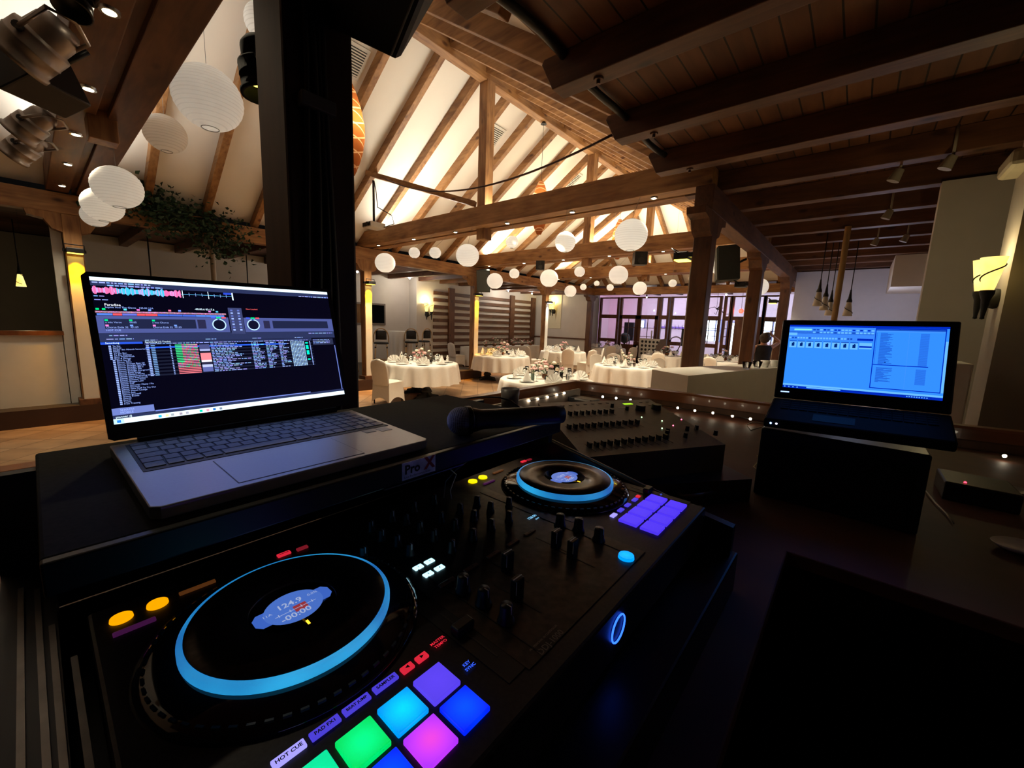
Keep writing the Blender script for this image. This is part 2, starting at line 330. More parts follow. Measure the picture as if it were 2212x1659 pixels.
# right side walls
wn = ony(2168, 655, 4.5); wf = onx(2138, 655, wn.x)
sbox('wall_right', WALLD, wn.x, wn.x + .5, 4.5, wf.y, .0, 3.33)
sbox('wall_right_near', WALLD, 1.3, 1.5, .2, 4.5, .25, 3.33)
sbox('wall_right_back', WALL, .47, 1.3, 6.2, 6.35, 0, 3.33)
sbox('wall_counter_end', WHITEP, .30, .62, 4.06, 4.45, .25, 1.57, bevel=.01)
sbox('wall_side_room', mat('side_room_plaster', (.58, .58, .62), .9, var=.02), -1.4, 1.4, 13.0, 13.1, 0, 3.3)
sbox('trim_6', WALL, .38, 1.3, 11.2, 13.0, 2.72, 3.33)
sbox('wall_side_room_right', WALL, 1.3, 1.4, 6.35, 13, 0, 3.3)
# ceilings
def slope(name, x0, z0, x1, z1, y0, y1, y0r=None, y1r=None):
    y0r = y0 if y0r is None else y0r; y1r = y1 if y1r is None else y1r
    return struct(MB().poly([(x0, y0, z0), (x0, y1, z1 * 0 + z0), (x1, y1r, z1), (x1, y0r, z1)], (0, 0, .06)).build(name, PLAST))
K = (5.95 - 3.42) / 3.75
slope('ceiling_left_slope', XL - .12, 3.44, RX, 6.03, -2.5, 16.1, -2.5, 12.3)
slope('ceiling_right_slope', -1.80, 3.72, RX, 6.03, -2.5, 16.1, -2.5, 12.3)
struct(MB().poly([(XL - .12, 16.1, 3.44), (XR + .12, 16.1, 3.44), (RX, 12.3, 6.03)], (0, 0, .06)).build('ceiling_hip_end', PLAST))
sbox('wall_camera_gable', WALL, -9.1, -1.4, -2.6, -2.5, 2.9, 6.1)
sbox('ceiling_right_aisle', BOARDX, -1.80, 3.2, -2.5, 19, 3.55, 3.60)
sbox('ceiling_left_aisle', BOARDX, -14.2, -8.95, -3, 16, 3.27, 3.32)
sbox('ceiling_far_aisle', BOARDX, -12.2, 1.4, 16.1, 19, 3.42, 3.47)
# foyer beyond the glazed partition
FOY = mat('foyer_plaster', (.72, .70, .72), .9, var=.02)
sbox('wall_foyer_back', FOY, -13.5, 1.4, 24.0, 24.1, 0, 3.6)
sbox('wall_foyer_left', FOY, -12.4, -12.3, 19, 24, 0, 3.6)
sbox('wall_foyer_right', FOY, 1.3, 1.4, 19, 24, 0, 3.6)
sbox('ceiling_foyer', FOY, -13.5, 1.4, 19.0, 24.1, 3.6, 3.66)
light('AREA', 'foyer_violet_wash', (-8.0, 21.0, 3.3), 140, (.72, .70, 1.0), 1.6, (-8.0, 23.9, 1.4))
light('AREA', 'foyer_magenta_wash', (-11.3, 21.0, 2.9), 24, (1.0, .32, .62), .8, (-11.8, 23.9, 2.2))
light('AREA', 'foyer_red_cornice', (-7.0, 22.5, 3.35), 6, (1.0, .12, .16), 2.4, (-7.0, 23.99, 3.5))
light('AREA', 'foyer_lilac_wash', (-3.6, 21.0, 3.3), 120, (.76, .72, 1.0), 1.4, (-3.8, 23.9, 1.9))
light('AREA', 'foyer_joist_blue', (-6.0, 19.6, 2.6), 8, (.45, .55, 1.0), 3.0, (-6.0, 17.4, 3.4))
light('POINT', 'side_room_cool', (.1, 11.4, 2.1), 20, (.62, .70, 1.0), .3)

# glazed timber partition at y = 19
FR = wood('partition_timber', (.10, .034, .016), (.22, .082, .036), 'z', sc=4)
def window(n, x0, x1, rows, y=19.0, muntin=None, jamb=.10, zb=0.0):
    """rows: list of (z0,z1) panes"""
    e = bpy.data.objects.new('window_%d' % n, None); COL.objects.link(e); e['kind'] = 'structure'; e.location = ((x0 + x1) / 2, y, 0)
    fr = MB(); zs = [r for r in rows]
    fr.box(x0 - jamb, x0, y - .07, y + .07, 0, 3.18); fr.box(x1, x1 + jamb, y - .07, y + .07, 0, 3.18)
    edges = [zb] + [z for r in zs for z in r] + [3.18]
    for a, b in zip(edges[0::2], edges[1::2]):
        if b - a > .01: fr.box(x0, x1, y - .06, y + .06, a, b)
    part(fr, 'frame', FR, e)
    for (a, b) in zs:
        part(MB().box(x0, x1, y - .004, y + .004, a, b), 'pane', PANE, e)
    if muntin:
        mm = MB()
        for (a, b) in zs[muntin[2]:muntin[2] + 1]:
            for i in range(1, muntin[0]): mm.box(x0 + (x1 - x0) * i / muntin[0] - .012, x0 + (x1 - x0) * i / muntin[0] + .012, y - .02, y + .02, a, b)
            for i in range(1, muntin[1]): mm.box(x0, x1, y - .02, y + .02, a + (b - a) * i / muntin[1] - .012, a + (b - a) * i / muntin[1] + .012)
        part(mm, 'glazing_bar', FR, e)
    return e
UP = (2.33, 3.12); LO = (1.14, 2.15); BT = (.25, .98)
window(1, -10.15, -9.28, [BT, LO, UP])
window(2, -9.02, -8.24, [UP], zb=2.2); window(3, -8.05, -7.28, [UP], zb=2.2)
window(4, -7.05, -6.80, [BT, LO, UP]); window(5, -6.56, -5.55, [BT, LO, UP])
window(6, -5.30, -4.62, [BT, LO, UP], muntin=(2, 3, 1)); window(7, -4.34, -4.22, [BT, LO, UP], muntin=(1, 3, 1))
window(8, -4.06, -3.42, [UP], zb=2.18); window(9, -3.22, -3.0, [UP]); window(10, -2.92, -2.30, [LO, UP], muntin=(2, 2, 0))
for n, (x0, x1) in enumerate([(-9.02, -8.24), (-8.05, -7.28)], 1):
    y = 18.96; e = bpy.data.objects.new('door_%d' % n, None); COL.objects.link(e); e['kind'] = 'structure'; e.location = ((x0 + x1) / 2, y, 0)
    a, b, c, d = x0 - .09, x1 + .09, .9, 2.14
    fr = MB().box(a, a + .14, y - .03, y + .03, 0, 2.3).box(b - .14, b, y - .03, y + .03, 0, 2.3).box(a, b, y - .03, y + .03, d, 2.3).box(a, b, y - .03, y + .03, 0, c)
    part(fr, 'leaf', FR, e); part(MB().box(a + .14, b - .14, y - .004, y + .004, c, d), 'pane', PANE, e)
    g = MB().box((a + b) / 2 - .012, (a + b) / 2 + .012, y - .02, y + .02, c, d)
    for i in (1, 2): g.box(a + .14, b - .14, y - .02, y + .02, c + (d - c) * i / 3 - .012, c + (d - c) * i / 3 + .012)
    part(g, 'glazing_bar', FR, e)
    hx = b - .07 if n == 1 else a + .07
    part(MB().cyl((hx, y - .03, 1.05), (hx, y - .1, 1.05), .014).cyl((hx, y - .1, 1.05), (hx + (.12 if n == 2 else -.12), y - .1, 1.05), .012), 'handle', mat('satin_steel_%d' % n, (.5, .5, .48), .3, 1.0), e)
# open doors on the right of the partition
for n, (x0, x1, m_) in enumerate([(-3.95, -3.66, wood('oak_door', (.22, .08, .035), (.36, .15, .06), 'z', sc=3)), (-3.62, -3.24, mat('lilac_white_door', (.66, .62, .70), .5))], 3):
    y = 18.9; e = bpy.data.objects.new('door_%d' % n, None); COL.objects.link(e); e['kind'] = 'structure'; e.location = ((x0 + x1) / 2, y, 0)
    part(MB().box(x0, x1, y - .025, y + .025, 0, 2.2), 'leaf', m_, e)
    if n == 4:
        g = MB()
        for (a, b) in ((.25, 1.0), (1.15, 2.05)): g.box(x0 + .06, x0 + .15, y - .03, y - .02, a, b).box(x1 - .15, x1 - .06, y - .03, y - .02, a, b)
        part(g, 'panel', mat('plum_panel', (.16, .05, .10), .5), e)
# daylight windows in the foyer back wall
SKY = emis('daylight_pane', (.80, .95, 1.0), 3.2)
for n, (u0, u1, v0, v1) in enumerate([(1529, 1553, 692, 737), (1574, 1589, 697, 764), (1649, 1679, 693, 738), (1384, 1391, 692, 707)], 11):
    p, q = ony(u0, v0, 23.95), ony(u1, v1, 23.95)
    e = bpy.data.objects.new('window_%d' % n, None); COL.objects.link(e); e['kind'] = 'structure'; e.location = (p.x, 23.95, 0)
    part(MB().box(p.x, q.x, 23.94, 23.97, max(.05, q.z), p.z), 'pane', SKY, e)
    f = MB()
    f.box(p.x - .06, p.x, 23.9, 24, max(0, q.z - .06), p.z + .06).box(q.x, q.x + .06, 23.9, 24, max(0, q.z - .06), p.z + .06).box(p.x, q.x, 23.9, 24, p.z, p.z + .06)
    if n in (11, 13):
        xm = (p.x * .35 + q.x * .65); f.box(xm - .03, xm + .03, 23.9, 23.96, q.z, p.z).box(p.x, q.x, 23.9, 23.96, q.z + (p.z - q.z) * .48, q.z + (p.z - q.z) * .52)
    part(f, 'frame', mat('blue_window_frame_%d' % n, (.25, .35, .62), .5), e)

# ------------------------------------------------------------------ timber frame
def post(x, y, z0, z1, w, m, label, panel=None, base=True, name='timber_post'):
    t = thing(name, label, 'post', (x, y, z0), 0, 'timber posts')
    part(MB().box(x - w / 2, x + w / 2, y - w / 2, y + w / 2, z0, z1), 'shaft', m, t, .008)
    if base: part(MB().box(x - w / 2 - .045, x + w / 2 + .045, y - w / 2 - .045, y + w / 2 + .045, z0, z0 + .09), 'base', DZ, t, .006)
    for s in (-1, 1):      # carved corbels under the plate
        b = MB(); b.poly([(x - w / 2, y + s * w / 2, z1), (x - w / 2, y + s * (w / 2 + .34), z1), (x - w / 2, y + s * (w / 2 + .32), z1 - .07), (x - w / 2, y + s * (w / 2 + .17), z1 - .10), (x - w / 2, y + s * (w / 2 + .10), z1 - .22), (x - w / 2, y + s * w / 2, z1 - .26)], (w, 0, 0))
        part(b, 'corbel', m, t)
    if panel:      # white painted facing lit by the lamp above it
        px = x + panel * (w / 2 + .006)
        part(MB().box(px - .006, px + .006, y - w / 2 + .012, y + w / 2 - .012, z0 + .09, 2.46), 'painted_facing', WHITEP, t)
    return t
LP = [(.5, .25), (5.2, .25), (8.78, 0), (12.45, 0)]
PLAB = ['timber post at the left edge of the photo, amber light down its facing', 'timber post behind the nearest banquet table, amber lit facing, on the platform',
        'timber post on the tiles before the slatted wall, amber pool at its foot', 'timber post farthest along the left row, facing lit pale blue-white']
for (y, z0), lb in zip(LP, PLAB): post(XL, y, z0, 3.05, .19, WZ if y > 1 else WZ, lb, panel=1)
RP = [(5.2, 0), (8.42, 0), (12.2, 0)]
RLAB = ['dark timber post rising behind the near end of the white counter', 'dark timber post behind the white counter beside the hanging loudspeaker', 'dark timber post farthest along the right row']
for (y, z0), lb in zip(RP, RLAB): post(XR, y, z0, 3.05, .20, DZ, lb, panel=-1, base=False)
post(-9.12, 16.0, 0, 3.05, .22, DZ, 'dark timber post in the far left corner beside the glazed partition', base=False)
post(-1.5, 16.0, 0, 3.05, .22, DZ, 'dark timber post in the far right corner of the hall', base=False)
# the near pillar
pl = thing('timber_pillar', 'broad dark timber pillar right behind the large laptop', 'post', (-1.5, .66, .25))
part(MB().box(-1.61, -1.39, .55, .77, .25, 3.33), 'shaft', mat('pillar_stain', (.045, .017, .010), .5, var=.35, scale=3, stretch=(8, 8, .6)), pl, .01)
cb = MB()
for k, (yy, r) in enumerate([(.60, .009), (.625, .011), (.65, .010), (.672, .012)]):
    cb.tube([(-1.375, yy + .012 * math.sin(z * 3 + k), z) for z in [1.3 + i * .17 for i in range(12)]], r, 6)
part(cb, 'cable', BLACK, pl)
part(MB().box(-1.395, -1.352, .585, .69, 2.36, 2.40), 'cable_clip', mat('grey_clip', (.10, .09, .08), .4), pl, .003)
# plates
def timber(name, label, cat, p0, p1, w, h, m, group=None, up=(0, 0, 1), bevel=.008):
    c = (Vector(p0) + Vector(p1)) / 2; mb = MB().beam(p0, p1, w, h, up)
    for i in range(len(mb.v)): mb.v[i] -= c
    o = mb.build(name, m, None, bevel); o.location = c
    return tag(o, label, cat, group)
timber('wall_plate_beam', 'long horizontal spruce beam along the tops of the left posts', 'beam', (XL, -2.5, 3.19), (XL, 16.1, 3.19), .20, .28, WY)
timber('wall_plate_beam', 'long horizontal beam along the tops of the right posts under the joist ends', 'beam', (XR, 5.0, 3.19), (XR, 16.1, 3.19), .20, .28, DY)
timber('wall_plate_beam', 'spruce beam across the far end of the hall below the hipped roof', 'beam', (XL + .1, 16.0, 3.19), (XR - .1, 16.0, 3.19), .20, .28, WX)
timber('ridge_beam', 'spruce ridge beam along the peak of the roof', 'beam', (RX, -2.5, 5.80), (RX, 12.4, 5.80), .16, .24, WY)
# tie beams, each a pair of planks with a slot, downlights below
TN = ['nearest tie beam overhead at the upper left', 'tie beam carrying the first king post, nearest one seen whole', 'second whole tie beam, behind the first', 'third tie beam, at the foot of the hip']
DL = emis('downlight_glow', (1.0, .88, .62), 14.0); RIMM = mat('downlight_rim', (.6, .6, .58), .25, 1.0)
for i, y in enumerate(TIES):
    t = thing('tie_beam', ('dark ' if i == 0 else 'spruce ') + TN[i] + ', small lamps underneath', 'beam', (RX, y, ZP))
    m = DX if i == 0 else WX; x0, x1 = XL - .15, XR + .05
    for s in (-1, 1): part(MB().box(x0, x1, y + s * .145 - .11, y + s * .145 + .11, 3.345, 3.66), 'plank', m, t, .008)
    part(MB().box(x0 + .3, x1 - .3, y - .036, y + .036, 3.40, 3.62), 'web', DX, t)
    for xk in (-8.4, -7.1, -5.84, -4.58, -3.34, -2.15):
        yy = y - .145
        if i == 0: yy = y - .12
        d = part(MB().cyl((xk, yy, 3.345), (xk, yy, 3.330), .05, .046, 16), 'downlight', RIMM, t)
        part(MB().cyl((xk, yy, 3.331), (xk, yy, 3.3285), .030, .030, 14), 'bulb', DL, d)
        light('SPOT', 'tie_downlight', (xk, yy, 3.31), 170 if i else 48, (1.0, .84, .58), .03, (xk, yy, 0), 95, .8)
# king posts
for i, y in enumerate(TIES):
    zb, w = 3.16, .19
    k = timber('king_post', ['king post above the nearest tie beam', 'tall king post on the first whole tie beam, nearest the camera', 'king post on the second whole tie beam', 'king post at the hip of the roof, on the third whole tie beam'][i], 'post', (RX, y, zb), (RX, y, 5.70), w, w, WZ, up=(0, 1, 0))
# rafters
ys = [-.95 + .775 * i for i in range(18)]
for side, X0, m in ((-1, XL, WX), (1, XR, WX)):
    for i, y in enumerate(ys):
        if y > 12.3: continue
        p0 = (X0 + side * .1, y, 3.39) if side < 0 else (-1.95, y, 3.74); p1 = (RX + side * .05, y, 5.90)
        timber('rafter', 'spruce rafter on the %s roof slope, %s from the camera end' % ('left' if side < 0 else 'right', ORD[i]), 'rafter', p0, p1, .105, .17, m, 'rafters on the %s slope' % ('left' if side < 0 else 'right'))
timber('hip_rafter', 'diagonal hip rafter running down to the far left corner', 'rafter', (RX, 12.35, 5.88), (XL, 16, 3.40), .12, .2, WX)
timber('hip_rafter', 'diagonal hip rafter running down to the far right corner', 'rafter', (RX, 12.35, 5.88), (XR, 16, 3.40), .12, .2, WX)
for i, dx in enumerate([-3.1, -2.33, -1.55, -.775, 0, .775, 1.55, 2.33, 3.1]):
    s = abs(dx) / 3.75; yt = 12.3 + 3.7 * s; zt = 5.90 - (5.90 - 3.40) * s
    timber('jack_rafter', 'short spruce rafter on the hipped far end of the roof, %s from the left' % ORD[i], 'rafter', (RX + dx, 16.05, 3.39), (RX + dx, yt, zt), .10, .16, WY, 'rafters of the hipped end')
for i, y in enumerate([13.07, 13.85, 14.62, 15.4]):
    s = (y - 12.3) / 3.7
    for side, X0 in ((-1, XL), (1, XR)):
        xe = RX + (X0 - RX) * s
        timber('jack_rafter', 'short rafter beside the %s hip rafter, %s beyond the king post' % ('left' if side < 0 else 'right', ORD[i]), 'rafter', (X0 + side * .1, y, 3.39), (xe, y, 3.42 + (xe - X0) / (RX - X0) * 2.48), .10, .16, WX, 'rafters beside the hips')
# right aisle joists with sawn ends reaching into the hall
for i in range(19):
    y = .65 + .95 * i
    if i > 16: break
    z0, z1, w = 3.335, 3.55, .15; xa = -1.92 + (0.0 if i else 0)
    t = thing('ceiling_joist', 'dark joist under the low plank ceiling on the right, %s from the camera end' % ORD[i], 'joist', (0, y, z0), 0, 'joists of the right ceiling')
    part(MB().poly([(xa + .10, y - w / 2, z0), (xa, y - w / 2, z1 - .03), (xa + .02, y - w / 2, z1), (3.1, y - w / 2, z1), (3.1, y - w / 2, z0)], (0, w, 0)), 'timber', DX, t, .006)
    if i < 6:
        part(MB().cyl((xa + .42, y, z0), (xa + .42, y, z0 - .012), .034, .030, 16).cyl((xa + .42, y, z0 - .012), (xa + .42, y, z0 - .035), .013, .013, 8), 'bolt', mat('old_bolt_%d' % i, (.10, .05, .03), .5, .5), t)
for i in range(18):
    y = -.45 + .95 * i
    timber('ceiling_joist', 'dark joist under the low left ceiling, %s from the camera end' % ORD[i], 'joist', (-12.5, y, 3.17), (-9.1, y, 3.17), .14, .19, DX, 'joists of the left ceiling')
for i in range(8):
    x = -8.2 + 1.0 * i
    timber('ceiling_joist', 'greyish joist end lit blue beyond the far beam, %s from the left' % ORD[i], 'joist', (x, 16.12, 3.32), (x, 18.9, 3.32), .14, .19, DY, 'joists before the glazed partition')
hose = MB().tube([(-1.74 - .02 * math.sin(y * 5), y, 3.50 - .02 * math.sin(y * 2.1)) for y in [.2 + .2 * k for k in range(24)]], .028, 8)
tag(hose.build('cable_bundle', BLACK), 'black cable bundle running past the joist ends on the right', 'cable')
# slatted screen on the left wall
ss = thing('slatted_screen', 'wooden screen of dark horizontal slats on the white left wall', 'screen', (-12.0, 12.5, 0))
for k in range(10):
    z = 2.72 - .248 * k
    part(MB().box(-12.05, -12.01, 9.64, 15.75, z - .062, z + .062), 'slat', DY, ss)
for y0 in (10.35, 13.95, 15.5): part(MB().box(-12.05, -11.97, y0, y0 + .28, 0, 2.95), 'upright', DZ, ss)
part(MB().box(-12.05, -11.99, 9.64, 15.75, 0, .32), 'plinth', DY, ss)
AMBER = (1.0, .40, 0.0)
# ------------------------------------------------------------------ lamps and things hung in the roof
RIB = mat('lantern_rib', (.25, .25, .23), .6)
def lantern(c, D, label, lit=0.0, group=None, top=None, hook=None):
    t = thing('paper_lantern', label, 'lantern', c, 0, group)
    r = D / 2; P = MB(); P.sm = True; n = 14; prof = []
    for i in range(n * 2 + 1):
        a = .25 + (PI - .5) * i / (n * 2); k = 1.0 if i % 2 == 0 else .985
        prof.append((r * math.sin(a) * k, -r * .95 * math.cos(a)))
    T = Matrix.Translation(Vector(c)); seg = 24
    P2 = MB()
    ps = [T @ Vector((q * math.cos(2 * PI * k / seg), q * math.sin(2 * PI * k / seg), z)) for q, z in prof for k in range(seg)]
    P2.sm = True; P2.add(ps, [(i * seg + k, i * seg + (k + 1) % seg, (i + 1) * seg + (k + 1) % seg, (i + 1) * seg + k) for i in range(len(prof) - 1) for k in range(seg)])
    part(P2, 'shade', PAPER, t)
    W = MB(); zr = prof[0]
    W.tube([T @ Vector((prof[0][0] * math.cos(a), prof[0][0] * math.sin(a), prof[0][1])) for a in [2 * PI * i / 16 for i in range(17)]], .0035, 6)
    W.tube([T @ Vector((prof[-1][0] * math.cos(a), prof[-1][0] * math.sin(a), prof[-1][1])) for a in [2 * PI * i / 16 for i in range(17)]], .0035, 6)
    for s in (0, 1): W.tube([T @ Vector((prof[-1][0] * math.cos(s * PI / 2) * q, prof[-1][0] * math.sin(s * PI / 2) * q, prof[-1][1])) for q in (-1, 0, 1)], .002, 5)
    part(W, 'wire_frame', RIB, t)
    zt = top if top is not None else 3.34
    end = Vector((c[0], c[1], max(zt, c[2] + r + .1))) if hook is None else Vector(hook)
    part(MB().tube([Vector(c) + Vector((0, 0, r * .93)), end], .002, 5), 'cord', RIB, t)
    return t
def dcam(u, v, d): return atd(u, v, d)
def roofz(x): return 3.44 + (x + 9.1) * (6.03 - 3.44) / 3.85 if x < RX else 3.44 + (-1.4 - x) * (6.03 - 3.44) / 3.85
LN = [  # pixel centre, apparent size, real diameter, label, group
    (450, 213, 130, .50, 'large ribbed paper lantern before the white slope at the upper left, biggest of all', None),
    (357, 289, 78, .40, 'greyish shaded paper lantern just left below the largest one', None),
    (254, 405, 88, .40, 'largest and uppermost of three overlapping lanterns by the greenery', 'three lanterns at the left post'),
    (222, 443, 72, .40, 'middle one of three overlapping lanterns by the greenery', 'three lanterns at the left post'),
    (205, 466, 48, .30, 'smallest and lowest of three overlapping lanterns by the greenery', 'three lanterns at the left post'),
    (572, 50, 78, .30, 'bright paper lantern half hidden behind the top of the pillar', None),
    (832, 568, 43, .40, 'plain paper lantern at the left end of the first whole tie beam, lowest there', 'lanterns before the first tie beam'),
    (895, 546, 24, .20, 'small paper lantern with a bright spot, left of a side-by-side pair', 'lanterns before the first tie beam'),
    (940, 546, 25, .20, 'small plain paper lantern, right of a side-by-side pair', 'lanterns before the first tie beam'),
    (1010, 552, 50, .40, 'medium paper lantern above the wall speaker, right of the two small ones', 'lanterns before the first tie beam'),
    (1106, 523, 27, .20, 'small paper lantern right below the king post foot', 'lanterns before the first tie beam'),
    (1221, 523, 45, .30, 'ribbed paper lantern with a bright reflection, left of the big ribbed one', 'lanterns before the first tie beam'),
    (1363, 508, 70, .40, 'big ribbed paper lantern in the middle of the hall, above the black loudspeaker box', 'lanterns before the first tie beam'),
    (1069, 607, 35, .45, 'paper lantern touching the wall speaker on its right', 'lanterns before the second tie beam'),
    (1111, 591, 22, .27, 'small bright paper lantern between the wall speaker and a small black box speaker', 'lanterns before the second tie beam'),
    (1186, 601, 39, .45, 'paper lantern hanging above the third left post', 'lanterns before the second tie beam'),
    (1336, 594, 41, .40, 'ribbed paper lantern below the biggest central one', 'lanterns before the second tie beam'),
    (1252, 587, 23, .25, 'small paper lantern between the two mid-size ones under the second beam', 'lanterns before the second tie beam'),
    (1232, 629, 26, .40, 'paper lantern hanging lowest in front of the far left wall', 'lanterns before the third tie beam'),
    (1382, 623, 30, .40, 'paper lantern hanging above the double door, lowest at the centre', 'lanterns before the third tie beam'),
    (1260, 620, 14, .20, 'tiny far lantern, left of two small ones above the corner post', 'lanterns before the third tie beam'),
    (1289, 612, 12, .17, 'tiniest far lantern above the left corner of the glazed partition', 'lanterns before the third tie beam'),
    (1318, 621, 15, .20, 'tiny far lantern above the left end of the double door', 'lanterns before the third tie beam'),
    (1453, 612, 17, .20, 'small far lantern left of the right-hand post', 'lanterns before the third tie beam'),
    (1493, 602, 12, .15, 'tiny greyish lantern touching the left edge of the right-hand post', 'lanterns before the third tie beam'),
    (1555, 573, 40, .35, 'ribbed paper lantern between the right-hand post and the hanging speaker', None),
    (1638, 620, 40, .45, 'bright paper lantern below the hanging speaker, cut by a stage light', None)]
for (u, v, px, D, lb, g) in LN:
    c = dcam(u, v, D * F / px)
    if 'grey' not in lb: light('POINT', 'lantern_fill', c, .75 * (D / .4) ** 2 if c.y > 2 else .38 * (D / .4) ** 2, (1, .95, .86), .03)  # added fill light inside the lanterns to brighten the paper, not a known lamp
    ty = min([(abs(t - c.y), t) for t in TIES])[1]
    inx = abs(c.y - ty) < .3; dy = c.y - ty; hk = (c.x, ty + (.235 if dy > 0 else -.235), 3.37) if .2 < abs(dy) < 1.3 and c.z + D / 2 < 3.4 else None
    lantern(c, D, lb, 0, g, top=(3.36 if inx else roofz(c.x) + .03) if c.z < 3.2 else roofz(c.x) + .03, hook=hk)

def wicker_mat():
    m, nt, b = nm('veneer_lamp_shade'); out = nt.nodes['Material Output']
    tc = nt.nodes.new('ShaderNodeTexCoord')
    def bands(rot, sc, w):
        mp = nt.nodes.new('ShaderNodeMapping'); mp.inputs['Rotation'].default_value = rot; wv = nt.nodes.new('ShaderNodeTexWave'); wv.bands_direction = 'Z'; wv.inputs['Scale'].default_value = sc; wv.inputs['Distortion'].default_value = 2.0; wv.inputs['Detail Scale'].default_value = .6; wv.inputs['Detail'].default_value = .5
        gt = nt.nodes.new('ShaderNodeMath'); gt.operation = 'GREATER_THAN'; gt.inputs[1].default_value = w
        nt.links.new(tc.outputs['Object'], mp.inputs[0]); nt.links.new(mp.outputs[0], wv.inputs['Vector']); nt.links.new(wv.outputs['Fac'], gt.inputs[0]); return gt
    a = bands((.35, .2, 0), 2.3, .972); c = bands((-.3, -.25, .5), 1.9, .975)
    mxm = nt.nodes.new('ShaderNodeMath'); mxm.operation = 'MAXIMUM'; nt.links.new(a.outputs[0], mxm.inputs[0]); nt.links.new(c.outputs[0], mxm.inputs[1])
    mu = nt.nodes.new('ShaderNodeMix'); mu.data_type = 'RGBA'; mu.inputs['A'].default_value = (.40, .15, .05, 1); mu.inputs['B'].default_value = (.82, .66, .48, 1)
    nt.links.new(mxm.outputs[0], mu.inputs['Factor']); nt.links.new(mu.outputs['Result'], b.inputs['Base Color']); b.inputs['Roughness'].default_value = .6
    tl = nt.nodes.new('ShaderNodeBsdfTranslucent'); mx = nt.nodes.new('ShaderNodeMixShader'); mx.inputs[0].default_value = .6
    nt.links.new(mu.outputs['Result'], tl.inputs[0]); nt.links.new(b.outputs[0], mx.inputs[1]); nt.links.new(tl.outputs[0], mx.inputs[2]); nt.links.new(mx.outputs[0], out.inputs[0])
    return m
WICK = wicker_mat()
BULB = emis('warm_bulb', (1.0, .78, .38), 12.0)
for i, (y, zt, zb, rr, lb) in enumerate([(2.85, 4.62, 3.55, .17, 'large cocoon-shaped veneer pendant lamp, glowing, right beside the pillar'),
                                    (6.92, 4.58, 3.55, .17, 'cocoon-shaped veneer pendant lamp hanging mid-hall behind the first tie beam'),
                                    (10.5, 4.58, 3.55, .17, 'cocoon-shaped veneer pendant lamp farthest back behind the big ribbed lantern')]):
    t = thing('pendant_lamp', lb, 'pendant lamp', (RX, y, zb), 0, 'cocoon pendants along the ridge')
    L = zt - zb; prof = []
    for k in range(25):
        q = k / 24; w = math.sin(PI * (.06 + .88 * q)) ** .8 * (1.05 if q < .6 else 1.0); prof.append((rr * max(.22, w), zb + L * q))
    T = Matrix.Translation((RX, y, 0)); S = MB(); S.sm = True; n = 24
    S.add([T @ Vector((q * math.cos(2 * PI * k / n), q * math.sin(2 * PI * k / n), z)) for q, z in prof for k in range(n)], [(a * n + k, a * n + (k + 1) % n, (a + 1) * n + (k + 1) % n, (a + 1) * n + k) for a in range(24) for k in range(n)])
    part(S, 'shade', WICK, t)
    part(MB().tube([(RX, y, zb + L * .5), (RX, y, 5.68)], .004, 6), 'cord', BLACK, t)
    part(MB().cyl((RX, y, 5.64), (RX, y, 5.68), .06, .03, 14), 'ceiling_rose', BLACKM, t)
    part(MB().ball((RX, y, zb + L * .5), .05, 12, 8), 'bulb', BULB, t)
    light('POINT', 'pendant_bulb', (RX, y, zb + L * .5 + .08), 10, (1, .72, .36), .05)
# roof vents
VENT = mat('vent_frame', (.62, .60, .54), .5); DARK = mat('vent_dark', (.03, .028, .025), .8)
for i, (y, lb) in enumerate([(3.3, 'white louvred air vent in the roof slope right of the pillar'), (6.3, 'louvred air vent partly behind the tall king post'), (9.3, 'louvred air vent in the bright roof slope near the mid-hall pendant')]):
    x = -6.12; sl = Vector((3.85, 0, 2.59)).normalized(); nn = Vector((-sl.z, 0, sl.x)); c = Vector((x, y + .02, roofz(x))) - nn * .015
    t = thing('air_vent', lb, 'air vent', c)
    part(MB().obox(c, sl * .24, (0, .24, 0), nn * .012), 'frame', VENT, t)
    part(MB().obox(c - nn * .013, sl * .19, (0, .20, 0), nn * .004), 'backing', DARK, t)
    s = MB()
    for k in range(10): s.obox(c - nn * .020 + sl * (-.17 + .038 * k), sl * .009, (0, .20, 0), nn * .004)
    part(s, 'louvre', VENT, t)
# projector on its bar
bar0 = Vector((-7.55, 4.42, 4.47)); bar1 = Vector((-5.32, 5.16, 3.74))
tm = timber('projector_bar', 'slim timber bar from the roof slope down to the king post, carrying the projector', 'beam', bar0, bar1, .09, .09, WX)
pb = onx(800, 388, -7.42); pj = onx(808, 488, -7.42)
t = thing('projector', 'white ceiling projector hanging on a black pole above the tie beam', 'projector', pj)
part(MB().box(pj.x - .15, pj.x + .15, pj.y - .16, pj.y + .16, pj.z - .05, pj.z + .05), 'body', mat('projector_plastic', (.55, .52, .46), .4), t, .012)
part(MB().cyl((pj.x + .06, pj.y - .16, pj.z), (pj.x + .06, pj.y - .19, pj.z), .04, .036, 16), 'lens', BLACKM, t)
part(MB().box(pj.x - .14, pj.x + .14, pj.y - .163, pj.y - .158, pj.z - .035, pj.z + .035), 'front_grille', DARK, t)
part(MB().tube([(pj.x, pj.y, pj.z + .05), (pj.x, pj.y, pb.z)], .022, 10).box(pj.x - .07, pj.x + .07, pj.y - .07, pj.y + .07, pj.z + .05, pj.z + .07), 'pole', BLACK, t)
